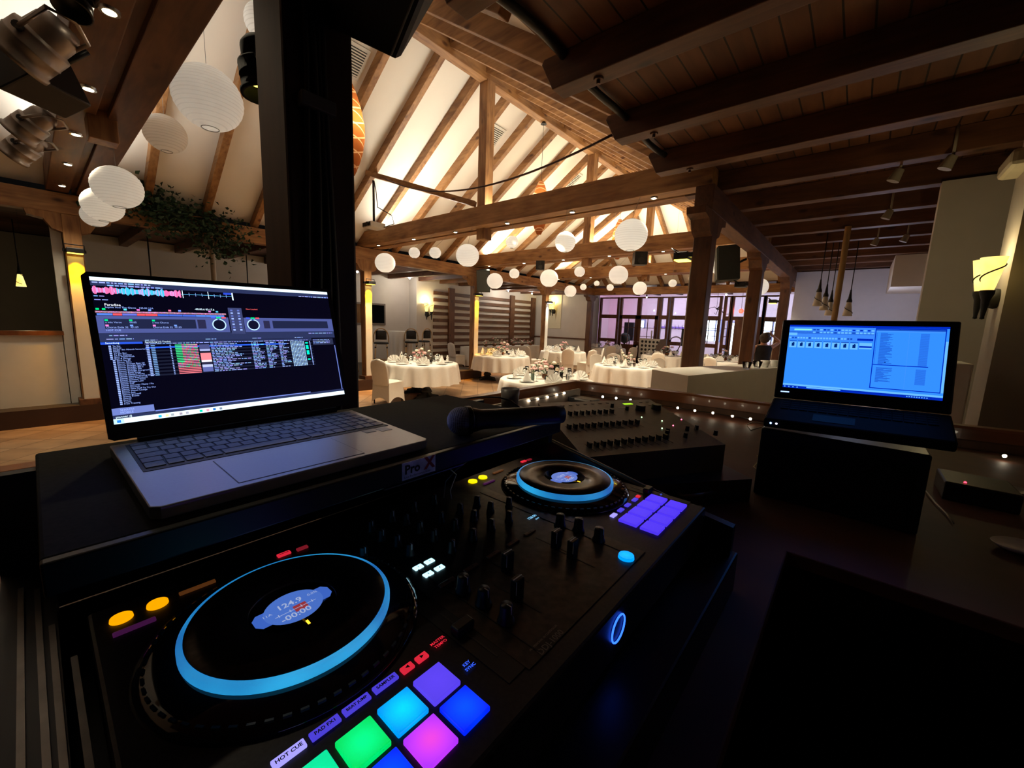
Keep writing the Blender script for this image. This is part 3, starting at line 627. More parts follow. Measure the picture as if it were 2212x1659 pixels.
part(MB().tube([(pj.x + .03, pj.y, pb.z - .02), (pj.x + .06, pj.y + .02, pj.z + .6), (pj.x + .05, pj.y + .05, pj.z + .35), (pj.x + .22, pj.y + .25, pj.z + .22), (pj.x + .3, pj.y + .25, pj.z + .05), (pj.x + .15, pj.y + .12, pj.z - .02)], .009, 6), 'cable', BLACK, t)
def sag(p, q, s, n=24):
    p, q = Vector(p), Vector(q)
    return [p.lerp(q, i / n) - Vector((0, 0, s * 4 * (i / n) * (1 - i / n))) for i in range(n + 1)]
c0, c1 = onx(832, 386, -7.1), Vector((-1.88, 3.5, 3.42))
tag(MB().tube(sag(c0, c1, .34), .011, 6).build('sagging_cable', mat('red_brown_cable', (.05, .012, .01), .5)), 'dark cable sagging across the hall from the projector bar to a joist end', 'cable')
# stage lights: PAR cans by the near tie beam
ALU = mat('par_can_aluminium', (.30, .25, .22), .4, .8, var=.2)
def par_can(c, d, L, r, label, m=ALU, group=None, lit=None, name='stage_light', anchor=None):
    c = Vector(c); d = Vector(d).normalized(); t = thing(name, label, 'stage light', c, 0, group)
    M = Matrix.Translation(c) @ d.to_track_quat('Z', 'Y').to_matrix().to_4x4()
    part(MB().lathe([(r * .3, -L * .55), (r * .55, -L * .53), (r * .74, -L * .43), (r * .78, -L * .38), (r * .80, -L * .12), (r * .80, -L * .11), (r * .98, -L * .08), (r, -L * .05), (r, L * .14), (r * 1.02, L * .145), (r * 1.02, L * .17), (r, L * .175), (r, L * .42), (r * 1.09, L * .425), (r * 1.09, L * .5), (r * .97, L * .5), (r * .95, L * .1), (0, L * .05)], 24, M), 'housing', m, t)
    if lit: part(MB().lathe([(0, L * .2), (r * .8, L * .2), (r * .8, L * .22), (0, L * .22)], 20, M), 'lens', lit, t)
    x = (M.to_3x3() @ Vector((1, 0, 0))); y = (M.to_3x3() @ Vector((0, 1, 0)))
    a = Vector(anchor) if anchor else c + Vector((0, .25, .1))
    bk = (a - c).normalized()
    side = x if abs(x.dot(bk)) < .8 else y
    part(MB().tube([c + side * r * 1.08, c + side * r * 1.15 + bk * (a - c).length * .8, a, c - side * r * 1.15 + bk * (a - c).length * .8, c - side * r * 1.08], .011, 6), 'yoke', m, t)
    part(MB().cyl(c + side * r, c + side * r * 1.2, .02, .02, 10).cyl(c - side * r, c - side * r * 1.2, .02, .02, 10), 'knob', BLACK, t)
    return t
p1, p2, p3, p4 = onx(86, 92, -3.6), onx(70, 268, -5.3), onx(55, 316, -5.9), onx(80, 165, -3.9)
par_can(p1, (-.38, -.58, -.62), .30, .125, 'big tarnished stage light can at the upper left edge', anchor=(p1.x + .35, p1.y + .12, p1.z + .02))
par_can(p2, (-.38, -.58, -.62), .28, .105, 'smaller stage light can on the near tie beam, upper one of a pair', group='pair of small stage lights', anchor=(p2.x + .3, p2.y + .15, p2.z))
par_can(p3, (-.38, -.58, -.62), .28, .105, 'smaller stage light can on the near tie beam, lower one of a pair', group='pair of small stage lights', anchor=(p3.x + .32, p3.y + .15, p3.z))
t = thing('floodlight', 'square black floodlight box under the big stage light can', 'stage light', p4)
dd = Vector((-.6, -.5, -.35)).normalized(); M = Matrix.Translation(p4) @ dd.to_track_quat('Z', 'Y').to_matrix().to_4x4(); X3 = M.to_3x3()
part(MB().obox(p4, X3 @ Vector((.17, 0, 0)), X3 @ Vector((0, .13, 0)), X3 @ Vector((0, 0, .10))), 'housing', BLACK, t, .01)
part(MB().obox(p4 + X3 @ Vector((0, 0, .105)), X3 @ Vector((.15, 0, 0)), X3 @ Vector((0, .11, 0)), X3 @ Vector((0, 0, .004))), 'lens', DARK, t)
part(MB().tube([p4, p4 + Vector((.25, .12, .05)), p4 + Vector((.3, .2, .12))], .016, 6), 'bracket', BLACKM, t)
# small black spot at the very top
q = onx(160, -2, -3.2); par_can(q, (.3, -.2, -1), .14, .07, 'small black spot at the top edge of the photo by the near tie beam', BLACKM, anchor=q + Vector((.06, .1, .16)))
# LED can on the pillar
YEL = emis('yellow_led', (1.0, .78, .08), 5.0)
q = atd(570, 150, 1.42); MATTE = mat('matt_black', (.010, .010, .011), .9, spec=.15)
par_can(q, (.05, .12, -1), .17, .078, 'black LED can with a yellow lens on the left side of the pillar', MATTE, lit=YEL, anchor=(-1.60, .66, q.z + .10))
# LED heads over the lit post facings
AMB = emis('amber_led', (1.0, .62, .08), 3.0); WLED = emis('white_led', (.9, .95, 1.0), 3.0)
HL = [('left edge post', AMBER), ('post behind the nearest table', AMBER), ('post before the slatted wall', AMBER), ('farthest left post', (.85, .92, 1.0))]
for (y, z0), (lb, c) in zip(LP, HL):
    x = XL + .095; t = thing('uplight_head', 'black LED head clamped on the %s, shining down its facing' % lb, 'stage light', (x + .10, y, 2.52), 0, 'LED heads on the left posts')
    part(MB().box(x + .03, x + .19, y - .09, y + .09, 2.50, 2.57), 'housing', BLACK, t, .01)
    part(MB().box(x + .04, x + .18, y - .08, y + .08, 2.494, 2.50), 'lens', AMB if c == AMBER else WLED, t)
    part(MB().box(x - .02, x + .04, y - .12, y + .12, 2.52, 2.56).tube([(x + .1, y - .1, 2.53), (x + .1, y - .1, 2.62), (x + .1, y + .1, 2.62), (x + .1, y + .1, 2.53)], .008, 6), 'clamp', BLACKM, t)
    light('SPOT', 'post_led', (x + .10, y, 2.48), (210 if y > 1 else 90) if c == AMBER else 40, c, .015, (x + .015, y, 1.4), 70, 1.0)
for (y, z, lb, pw) in [(5.2, 2.56, 'black LED head clamped on the nearest right-hand post, yellow lens', 1), (8.42, 2.52, 'black LED head in front of the bright lantern under the hanging speaker', 0), (12.2, 2.46, 'black LED head on the farthest right-hand post, warm lens', 1)]:
    x = -1.62; t = thing('uplight_head', lb, 'stage light', (x - .10, y, z), 0, 'LED heads on the right posts')
    part(MB().box(x - .20, x - .03, y - .10, y + .10, z, z + .09), 'housing', BLACK, t, .012)
    if pw: part(MB().box(x - .19, x - .04, y - .08, y + .08, z - .012, z), 'lens', YEL, t)
    part(MB().box(x - .04, x + .03, y - .1, y + .1, z + .02, z + .07).tube([(x - .12, y - .11, z + .04), (x - .22, y - .11, z + .13), (x - .22, y + .11, z + .13), (x - .12, y + .11, z + .04)], .008, 6), 'clamp', BLACKM, t)
    light('SPOT', 'post_led', (x - .10, y, z - .03), 8, (1.0, .7, .4), .015, (x - .02, y, 1.4), 40, .4)
# loudspeakers
SPK = mat('speaker_carpet', (.035, .042, .042), .9, var=.15, scale=80); GRL = mat('speaker_grille_cloth', (.075, .09, .09), .8, var=.1, scale=60)
def speaker(c, w, d, h, rz, tilt, label, m=SPK, gm=GRL, front_y=-1):
    c = Vector(c); t = thing('loudspeaker', label, 'loudspeaker', c)
    M = Matrix.Rotation(rz, 3, 'Z') @ Matrix.Rotation(tilt, 3, 'X')
    f = lambda x, y, z: c + M @ Vector((x, y, z))
    b = MB().poly([f(-w / 2, -d / 2, -h / 2), f(w / 2, -d / 2, -h / 2), f(w * .32, d / 2, -h / 2), f(-w * .32, d / 2, -h / 2)], f(0, 0, h) - c)
    part(b, 'cabinet', m, t, .012)
    part(MB().obox(f(0, -d / 2 - .008, 0), M @ Vector((w * .47, 0, 0)), M @ Vector((0, .008, 0)), M @ Vector((0, 0, h * .47))), 'grille', gm, t, .006)
    part(MB().tube([f(0, d / 2, 0), f(0, d / 2 + .12, .05)], .02, 8), 'bracket', BLACKM, t)
    return t
speaker((-8.55, 8.72, 2.93), .40, .34, .62, math.radians(35), math.radians(14), 'dark grey loudspeaker high on the post before the slatted wall')
speaker((-1.95, 8.25, 2.93), .42, .36, .60, math.radians(-70), math.radians(6), 'grey loudspeaker hanging at the right-hand posts with loose cables')
for (x, y, z, s, lb) in [(-3.78, 8.62, 3.20, .27, 'black box speaker under the second whole tie beam, right of centre'), (-6.45, 8.62, 3.22, .22, 'little black box speaker under the second whole tie beam, left of centre')]:
    t = thing('loudspeaker', lb, 'loudspeaker', (x, y, z)); M = Matrix.Rotation(math.radians(38), 3, 'Z'); f = lambda v: M @ Vector(v)
    part(MB().obox((x, y, z), f((s / 2, 0, 0)), f((0, s * .4, 0)), f((0, 0, s / 2))), 'cabinet', BLACK, t, .008)
    for dz, r in ((-.2, .26), (.25, .13)):
        o = Vector((x, y, z)) + f((0, -s * .41, s * dz)); part(MB().cyl(o, o + f((0, -.012, 0)), s * r, s * r * .9, 16), 'driver', DARK, t)
# big black loudspeaker hanging at the top of the pillar, very close to the camera
A, B, Cc = atd(732, 84, 1.30), atd(853, 143, 1.22), atd(921, -20, 1.02)
e1 = (A - B).normalized(); e2 = (Cc - B); e2.normalize(); e3 = e1.cross(e2).normalized()
if e3.dot(B - Vector((0, 0, H))) < 0: e3 = -e3
t = thing('loudspeaker', 'large black loudspeaker overhead at the top of the pillar, seen from below', 'loudspeaker', B)
ctr = B + e1 * .19 + e2 * .30 + e3 * .16
ctr = B + e1 * .19 + e2 * .30
fq = [ctr + e1 * a * .19 + e2 * b * .30 for a, b in ((-1, -1), (1, -1), (1, 1), (-1, 1))]; bq = [ctr + e3 * .30 + e1 * (.10 + a * .09) + e2 * (.10 + b * .14) for a, b in ((-1, -1), (1, -1), (1, 1), (-1, 1))]
part(MB().add(fq + bq, [(0, 1, 2, 3), (7, 6, 5, 4), (0, 4, 5, 1), (1, 5, 6, 2), (2, 6, 7, 3), (3, 7, 4, 0)]), 'cabinet', mat('matt_black_cabinet', (.006, .006, .007), .7), t, .035)
part(MB().obox(ctr - e3 * .004, e1 * .165, e2 * .27, e3 * .006), 'grille', mat('black_grille', (.008, .008, .009), .6), t, .004)
bx = ctr + e2 * .1
part(MB().tube([bx, (bx + Vector((-1.5, .66, 2.9))) / 2, (-1.5, .66, 2.9)], .025, 8), 'bracket', BLACKM, t)
# sconces
SH = bpy.data.materials.new('alabaster_shade'); 
def shade_mat(name, s, col=(1.0, .80, .25)):
    m, nt, b = nm(name); tc = nt.nodes.new('ShaderNodeTexCoord'); nz = nt.nodes.new('ShaderNodeTexNoise'); nz.inputs['Scale'].default_value = 7; cr = nt.nodes.new('ShaderNodeValToRGB')
    cr.color_ramp.elements[0].color = (col[0], col[1] * .8, col[2] * .5, 1); cr.color_ramp.elements[1].color = (*col, 1); cr.color_ramp.elements[0].position = .35; cr.color_ramp.elements[1].position = .65
    nt.links.new(tc.outputs['Object'], nz.inputs['Vector']); nt.links.new(nz.outputs['Fac'], cr.inputs[0]); nt.links.new(cr.outputs[0], b.inputs['Emission Color']); b.inputs['Emission Strength'].default_value = s
    b.inputs['Base Color'].default_value = (.8, .7, .5, 1); b.inputs['Roughness'].default_value = .4; return m
bpy.data.materials.remove(SH)
SHA = shade_mat('glowing_alabaster', 1.25, (1.0, .80, .26)); SHB = mat('unlit_alabaster', (.62, .58, .50), .4, var=.1)
def torch(t, c, k, lit=True, down=False, lb=None):
    """one conical glass shade in a twisted iron holder; c = base of the shade"""
    s = -1 if down else 1; T = Matrix.Translation(c) @ Matrix.Diagonal((1, 1, s, 1))
    part(MB().lathe([(.024 * k, 0), (.034 * k, .05 * k), (.052 * k, .16 * k), (.063 * k, .23 * k), (.058 * k, .23 * k), (.042 * k, .12 * k), (.018 * k, .01 * k)], 20, T), 'shade', SHA if lit else SHB, t)
    sp = [T @ Vector(((.029 + .030 * q) * k * math.cos(6.5 * q), (.029 + .030 * q) * k * math.sin(6.5 * q), (.01 + .18 * q) * k)) for q in [i / 24 for i in range(25)]]
    part(MB().tube(sp, .0045 * k, 6), 'iron_band', IRON, t)
    part(MB().lathe([(.001, -.17 * k), (.012 * k, -.165 * k), (.010 * k, -.15 * k), (.017 * k, -.09 * k), (.022 * k, -.04 * k), (.034 * k, -.005 * k), (.036 * k, .02 * k), (.028 * k, .02 * k)], 14, T), 'stem', IRON, t)
def sconce(c, n, k, label, power, bases=None):
    """c = wall point, n = wall normal"""
    c = Vector(c); n = Vector(n).normalized(); s = Vector((0, 0, 1)).cross(n)
    t = thing('wall_sconce', label, 'wall lamp', c)
    part(MB().ball(c + n * .02 * k, .055 * k, 14, 8, sc=(1, 1, 1.3)), 'back_plate', IRON, t)
    for q in (-1, 1):
        b = c + n * (.13 if q < 0 else .17) * k + s * (.055 * q * k) + Vector((0, 0, .04 * k))
        if bases: b = bases[(q + 1) // 2]
        part(MB().tube([c + n * .03 * k, c + n * .08 * k + s * .03 * q * k + Vector((0, 0, -.03 * k)), b + Vector((0, 0, -.02 * k))], .011 * k, 8), 'arm', IRON, t)
        torch(t, b, k)
    light('POINT', 'sconce_light', c + n * .16 * k + Vector((0, 0, .30 * k)), power, (1.0, .80, .42), .05)
    return t
sw = onx(2158, 645, wn.x)
sconce((wn.x, sw.y + .02, sw.z), (-1, -.25, 0), 1.05, 'twin-shade iron torch lamp glowing yellow on the right-hand wall corner', 5, bases=(atd(2116, 636, 2.95), atd(2132, 634, 2.80)))
sconce((-12.05, 9.35, 1.93), (1, -.3, 0), 1.5, 'twin-shade torch lamp on the white pillar left of the slatted wall', 16)
sconce((-10.95, 15.9, 2.33), (0, -1, 0), 1.6, 'torch lamp on the bright panel of the far left wall', 14)
struct(MB().box(-11.35, -10.55, 15.87, 15.9, 1.55, 3.1).build('wall_end_panel', mat('cream_panel', (.74, .68, .48), .8, var=.02)))
# pendants in the aisles (cone shades hanging upside down)
def pendant(c, ztop, label, lit=False, k=1.5):
    t = thing('cone_pendant', label, 'pendant lamp', c); c = Vector(c)
    torch(t, c, k, lit, down=True); part(MB().tube([c + Vector((0, 0, .15 * k)), (c.x, c.y, ztop)], .008, 6), 'cord', BLACK, t); return t
pa = onx(42, 590, -12.0); pendant(pa, 3.29, 'glowing cone pendant in the dark alcove at the left edge', True, 1.05); light('POINT', 'alcove_lamp', pa - Vector((0, 0, .35)), 2.2, (1, .8, .45), .05)
for i, (u, v) in enumerate([(1770, 628), (1784, 638), (1795, 650)]):
    pendant(ony(u, v, 9.0 + .3 * i), 3.56, 'unlit cone pendant in the right back room, %s of the cluster of three' % ['left', 'middle', 'right'][i], False, 1.15)
pendant(ony(1835, 650, 9.4), 3.56, 'unlit cone pendant hanging alone right of the wooden pole', False, 1.15)
q = ony(1808, 650, 8.0); tag(MB().cyl((q.x, q.y, 0), (q.x, q.y, 3.33), .04, .04, 14).build('wooden_pole', wood('ochre_pole', (.28, .16, .06), (.42, .26, .10), 'z', knots=False)), 'round ochre wooden pole in the right back room', 'pole')
q = onx(460, 570, -11.0); tag(MB().cyl((q.x, q.y, .25), (q.x, q.y, 3.27), .05, .05, 14).build('wooden_pole', wood('pale_pole', (.34, .27, .20), (.46, .38, .28), 'z', knots=False)), 'pale round pole in the left aisle behind the laptop', 'pole')
for i, (u, v) in enumerate([(325, 585), (535, 605)]):
    q = onx(u, v, -11.2); tag(MB().tube([(q.x, q.y, q.z - .2), (q.x, q.y, q.z + .05), (q.x, q.y, 3.29)], .012, 6).build('rope_pendant', BLACK), 'dark hanging rope before the left wall, %s the pale pole' % ('left of' if i == 0 else 'right of'), 'cord')
# small ceiling spots
SPOTW = emis('ceiling_spot_white', (1.0, .92, .85), 12)
for i, (u, v, y) in enumerate([(772, 587, 6.0), (885, 601, 8.3), (1098, 628, 13.0), (1149, 634, 14.2), (1397, 642, 17.6), (1569, 636, 17.0)]):
    q = ony(u, v, y); d = 3.27 if q.x < -9 else 3.42
    t = thing('ceiling_spot', 'tiny bright ceiling spot, %s from the left' % ORD[i], 'ceiling lamp', (q.x, q.y, q.z), 0, 'tiny spots below the aisle ceilings')
    part(MB().cyl((q.x, q.y, q.z + .02), (q.x, q.y, q.z + .12), .03, .03, 10).tube([(q.x, q.y, q.z + .1), (q.x, q.y, d)], .008, 6), 'housing', BLACKM, t)
    part(MB().ball((q.x, q.y, q.z), .032, 10, 8), 'bulb', SPOTW, t)
    light('POINT', 'small_spot', (q.x, q.y, q.z - .08), 22 if i < 4 else 10, (1, .90, .78), .04)
for i, (u, v, y) in enumerate([(1931, 375, 4.45), (2043, 347, 4.45), (1914, 460, 6.3), (1888, 520, 8.2), (1952, 512, 8.2)]):
    q = ony(u, v, y); z = 3.335; q = onz(u, v, 3.27)
    t = thing('ceiling_spot', 'unlit ceiling spot between the right joists, %s from the camera' % ORD[i], 'ceiling lamp', (q.x, q.y, 3.27), 0, 'unlit spots of the right ceiling')
    part(MB().cyl((q.x, q.y, 3.2), (q.x + .04, q.y, 3.3), .05, .035, 14).tube([(q.x + .04, q.y, 3.3), (q.x + .04, q.y, 3.55)], .012, 6), 'housing', mat('spot_housing_%d' % i, (.30, .26, .2), .5), t)
# white box lamp at the right edge
q = onz(2200, 345, 3.0); t = thing('wall_box_lamp', 'white box-shaped lamp at the right edge under the joists', 'wall lamp', q)
part(MB().box(q.x - .05, q.x + .25, q.y - .1, q.y + .3, q.z - .06, q.z + .06), 'housing', mat('cream_housing', (.45, .40, .28), .5), t, .03)
# greenery along the left plate
gv = thing('leafy_garland', 'dark leafy garland draped on the left wall plate beside the lanterns', 'garland', (-8.9, 1.3, 3.3))
LEAF = mat('garland_leaf', (.018, .05, .022), .6, var=.4, scale=4)
lf = MB(); rnd = random.Random(3)
path = [onx(u, v, -8.78) for u, v in [(232, 372), (262, 368), (300, 392), (300, 430), (345, 450), (390, 465), (450, 470), (478, 500), (462, 535)]] 
stem = MB().tube(path, .012, 6); part(stem, 'stem', DZ, gv)
for k in range(2600):
    i = rnd.randrange(len(path) - 1); c = path[i].lerp(path[i + 1], rnd.random())
    sp = .10 if i < 2 else .24
    c = c + Vector((rnd.gauss(0, sp * .4), rnd.gauss(0, sp), rnd.gauss(-.08 if i > 2 else 0, sp * .6)))
    a = Vector((rnd.gauss(0, 1), rnd.gauss(0, 1), rnd.gauss(0, .7))).normalized(); b = a.cross(Vector((rnd.gauss(0, 1), rnd.gauss(0, 1), rnd.gauss(0, 1)))).normalized()
    L = rnd.uniform(.05, .10); w = L * .35; n_ = a.cross(b) * (L * .12)
    lf.add([c, c + a * L * .35 + b * w + n_, c + a * L, c + a * L * .35 - b * w + n_, c + a * L * .4], [(0, 1, 4), (1, 2, 4), (2, 3, 4), (3, 0, 4)])
o = part(lf, 'leaves', LEAF, gv); o['kind'] = 'stuff'
# ------------------------------------------------------------------ banquet furniture
def chair_proto():
    t = thing('banquet_chair', 'proto', 'chair')
    def B(name, mb): return mb.build(name, COVER, t)
    zs = .46; w = .21
    s = MB(); s.sm = True      # seat cushion
    n = 8
    for sx in (0,):
        g = []
        for i in range(n + 1):
            for j in range(n + 1):
                u, v = i / n * 2 - 1, j / n * 2 - 1
                g.append((u * w, v * .22, zs + .035 * (1 - u ** 4) * (1 - v ** 4) - .01))
        s.add(g, [(i * (n + 1) + j, (i + 1) * (n + 1) + j, (i + 1) * (n + 1) + j + 1, i * (n + 1) + j + 1) for i in range(n) for j in range(n)])
    B('seat_cover', s)
    k = MB(); k.sm = True      # stretched skirt with arched hems and pointed feet
    cs = [(-w, -.22), (w, -.22), (w, .22), (-w, .22)]
    for a, b in zip(cs, cs[1:] + cs[:1]):
        m = 14; P = []
        for i in range(m + 1):
            q = i / m; x, y = a[0] + (b[0] - a[0]) * q, a[1] + (b[1] - a[1]) * q
            hz = .15 * math.sin(PI * q) ** .55
            ins = 1 - .07 * math.sin(PI * q)
            for r in range(5):
                z = zs - .008 + (hz - zs) * r / 4; sp = 1 + .10 * (r / 4) ** 1.5
                P.append((x * sp * (ins if r else 1), y * sp * (ins if r else 1), max(.002, z)))
        k.add(P, [(i * 5 + r, i * 5 + r + 1, (i + 1) * 5 + r + 1, (i + 1) * 5 + r) for i in range(m) for r in range(4)])
    B('skirt_cover', k)
    b = MB(); b.sm = True      # tall rounded back
    prof = []
    for i in range(13):
        q = i / 12; z = .40 + .53 * q; hw = .205 + .015 * math.sin(PI * q)
        if q > .72: hw = .21 * math.sqrt(max(0, 1 - ((q - .72) / .285) ** 2.6))
        prof.append((hw, z, -.215 - .09 * q))
    P = []; N = 12
    for hw, z, y in prof:
        for j in range(N):
            a = 2 * PI * j / N; P.append((math.cos(a) * max(hw, .03), y + math.sin(a) * .022 + .02 * (math.cos(a) ** 2) - .01, z))
    b.add(P, [(i * N + j, i * N + (j + 1) % N, (i + 1) * N + (j + 1) % N, (i + 1) * N + j) for i in range(12) for j in range(N)] + [tuple(range(12 * N, 13 * N))])
    B('back_cover', b)
    for sx in (-1, 1):
        for sy in (-1, 1):
            MB().box(sx * .19 - .01, sx * .19 + .01, sy * .20 - .01, sy * .20 + .01, 0, .40).build('leg', BLACKM, t)
    return t
CH = chair_proto(); ch_used = [False]
def put_chair(x, y, face, label, group='white covered chairs at the tables'):
    """x, y = position of the top of the back; face = point the chair faces"""
    a = math.atan2(face[1] - y, face[0] - x) - PI / 2
    o = CH if not ch_used[0] else copy_tree(CH); ch_used[0] = True
    dx, dy = .29 * math.cos(a + PI / 2), .29 * math.sin(a + PI / 2)
    o.location = (x + dx, y + dy, 0); o.rotation_euler = (0, 0, a); tag(o, label, 'chair', group); return o
TB = {'t1': (-7.54, 5.70), 't2': (-8.10, 9.10), 't3': (-4.13, 5.88), 't4': (-4.40, 9.80), 't5': (-5.25, 14.9), 't6': (-8.3, 12.75), 't7': (-8.7, 17.0), 't8': (-3.2, 14.6)}
TD = {'t1': 'nearest fully seen round table', 't2': 'round table behind the amber post', 't3': 'round table cut by the wooden rail', 't4': 'round table beside the white counter',
      't5': 'round table before the board with holes', 't6': 'round table in the middle distance at left', 't7': 'farthest round table by the double door', 't8': 'round table right of the near right post'}
TS = {'t1': 'nearest whole table', 't2': 'table behind the amber post', 't3': 'table cut by the rail', 't4': 'table beside the white counter', 't5': 'table before the holed board', 't6': 'middle-distance table', 't7': 'farthest round table', 't8': 'table right of the post'}
def make_table(key, R=.83, zt=.76, spin=0.3):
    x, y = TB[key]; t = thing('round_table', TD[key] + ', on dark vase-shaped pedestals', 'table', (x, y, 0), 0, 'round banquet tables')
    part(MB().cyl((x, y, zt - .035), (x, y, zt - .006), R * .97, R * .97, 40), 'tabletop', DESK, t)
    for s in (-1, 1):
        px, py = x + s * .42 * math.cos(spin), y + s * .42 * math.sin(spin); T = Matrix.Translation((px, py, 0))
        m = MB().lathe([(.05, .14), (.12, .15), (.10, .20), (.055, .26), (.09, .36), (.10, .42), (.05, .50), (.05, zt - .04)], 16, T)
        m.poly([(px - .34, py - .03, 0), (px - .30, py - .03, .05), (px - .12, py - .03, .09), (px - .08, py - .03, .16), (px + .08, py - .03, .16), (px + .12, py - .03, .09), (px + .30, py - .03, .05), (px + .34, py - .03, 0)], (0, .06, 0))
        m.poly([(px - .03, py - .34, 0), (px - .03, py - .30, .05), (px - .03, py - .12, .09), (px - .03, py - .08, .155), (px - .03, py + .08, .155), (px - .03, py + .12, .09), (px - .03, py + .30, .05), (px - .03, py + .34, 0)], (.06, 0, 0))
        part(m, 'pedestal', IRON, t)
    rnd = random.Random(hash(key) % 1000 if False else sum(map(ord, key))); ph = rnd.random() * 6; nf = rnd.choice([13, 14, 15, 16])
    def fn(r, z, a):
        d = max(0, zt - z) / .44
        return r + (R * (.055 * math.sin(nf * a + ph) + .026 * math.sin((nf * 2 - 3) * a + 1.3 * ph) + .012 * math.sin(5 * a)) + .03) * d ** .8
    rows = [(0.0, zt), (R * .5, zt), (R * .93, zt), (R * .985, zt - .002), (R, zt - .014)] + [(R + .006, zt - .02 - .42 * i / 10) for i in range(1, 11)]
    m = MB(); m.lathe(rows, 120, Matrix.Translation((x, y, 0)), fn, cap=False)
    o = m.build('tablecloth', CLOTH, None); c = Vector((x, y, zt))
    for v in o.data.vertices: v.co -= c
    o.location = c
    if o.data.polygons[-1].loop_total > 4: pass
    tag(o, 'white linen cloth hanging in folds over the ' + TD[key], 'tablecloth', 'round white tablecloths')
    return t
for i, k in enumerate(TB): make_table(k, spin=(-.35 if k == 't1' else .2 + i * .5))
# tableware prototypes
def napkin_fan():
    m = MB(); n = 14; r = .150; P = []
    for i in range(n + 1):
        a = PI * i / n; z = (.012 if i % 2 else -.012)
        P += [(0, z * .15, .0), (r * .6 * math.cos(a), z * .6, r * .6 * math.sin(a)), (r * math.cos(a), z, r * math.sin(a) + .002)]
    m.add(P, [(i * 3, i * 3 + 1, i * 3 + 4, i * 3 + 3) for i in range(n)] + [(i * 3 + 1, i * 3 + 2, i * 3 + 5, i * 3 + 4) for i in range(n)])
    m.add([(-.05, -.03, .001), (.05, -.03, .001), (.03, .03, .03), (-.03, .03, .03)], [(0, 1, 2, 3)])
    return m
def napkin_cone():
    m = MB(); m.add([(-.075, -.04, 0), (.075, -.04, 0), (.06, .06, 0), (-.06, .06, 0), (0, .0, .20), (0, -.05, .06)], [(0, 5, 4), (5, 1, 4), (1, 2, 4), (2, 3, 4), (3, 0, 4), (0, 1, 5)])
    return m
NAP = mat('napkin_linen', (.84, .82, .78), .9, var=.02, scale=40)
def proto_mesh(mb, name, m):
    o = mb.build(name, m); me = o.data; bpy.data.objects.remove(o); return me
M_FAN = proto_mesh(napkin_fan(), 'napkin', NAP); M_CONE = proto_mesh(napkin_cone(), 'napkin', NAP)
M_PLATE = proto_mesh(MB().lathe([(0, .004), (.05, .004), (.055, .002), (.085, .008), (.13, .016), (.132, .018), (.085, .012), (.06, .007), (0, .007)], 28), 'plate', CHINA)
M_WINE = proto_mesh(MB().lathe([(.034, 0), (.034, .002), (.006, .006), (.004, .02), (.004, .085), (.018, .095), (.036, .125), (.040, .15), (.034, .195), (.0325, .195), (.038, .15), (.034, .127), (.014, .099), (0, .095)], 16), 'wine_glass', GLASS)
M_TUMB = proto_mesh(MB().lathe([(.028, 0), (.034, .10), (.0325, .10), (.026, .006), (0, .006)], 16), 'water_glass', GLASS)
def inst(me, name, loc, rz, label, cat, group, sc=1.0):
    o = bpy.data.objects.new(name, me); COL.objects.link(o); o.location = loc; o.rotation_euler = (0, 0, rz); o.scale = (sc,) * 3
    return tag(o, label, cat, group)
SIDE8 = ['right side', 'far right side', 'far side', 'far left side', 'left side', 'near left side', 'near side', 'near right side']
def side(dx, dy):      # names the side of a table as seen from the camera
    fx, fy = -.64, .76; rx, ry = .76, .64
    a = math.degrees(math.atan2(dx * fx + dy * fy, dx * rx + dy * ry)) % 360
    return SIDE8[int(((a + 22.5) % 360) // 45)]
PETAL = [mat('blush_petal', (.78, .46, .44), .8, var=.15, scale=30), mat('cream_petal', (.84, .74, .62), .8, var=.1, scale=30), mat('dusty_pink_petal', (.55, .28, .29), .8, var=.2, scale=30)]
GREENS = mat('bouquet_leaf', (.10, .17, .08), .6, var=.3); AMBV = mat('amber_glass_bowl', (.35, .13, .05), .15, trans=.5); TEAG = emis('tealight_glow', (1.0, .80, .45), 5.0); GVASE = mat('green_glass_vase', (.35, .45, .36), .08, trans=.6)
def rose(m, c, r, rnd):
    for k in range(9):
        a = k * 2.4; rr = r * (.25 + .08 * k); T = Matrix.Translation(Vector(c) + Vector((math.cos(a) * rr * .45, math.sin(a) * rr * .45, -rr * .15))) @ Matrix.Rotation(a, 4, 'Z') @ Matrix.Rotation(.5 + .06 * k, 4, 'Y')
        m.lathe([(0, -r * .35), (r * .42, -r * .2), (r * .5, r * .05), (r * .34, r * .35), (r * .18, r * .4)], 7, T)
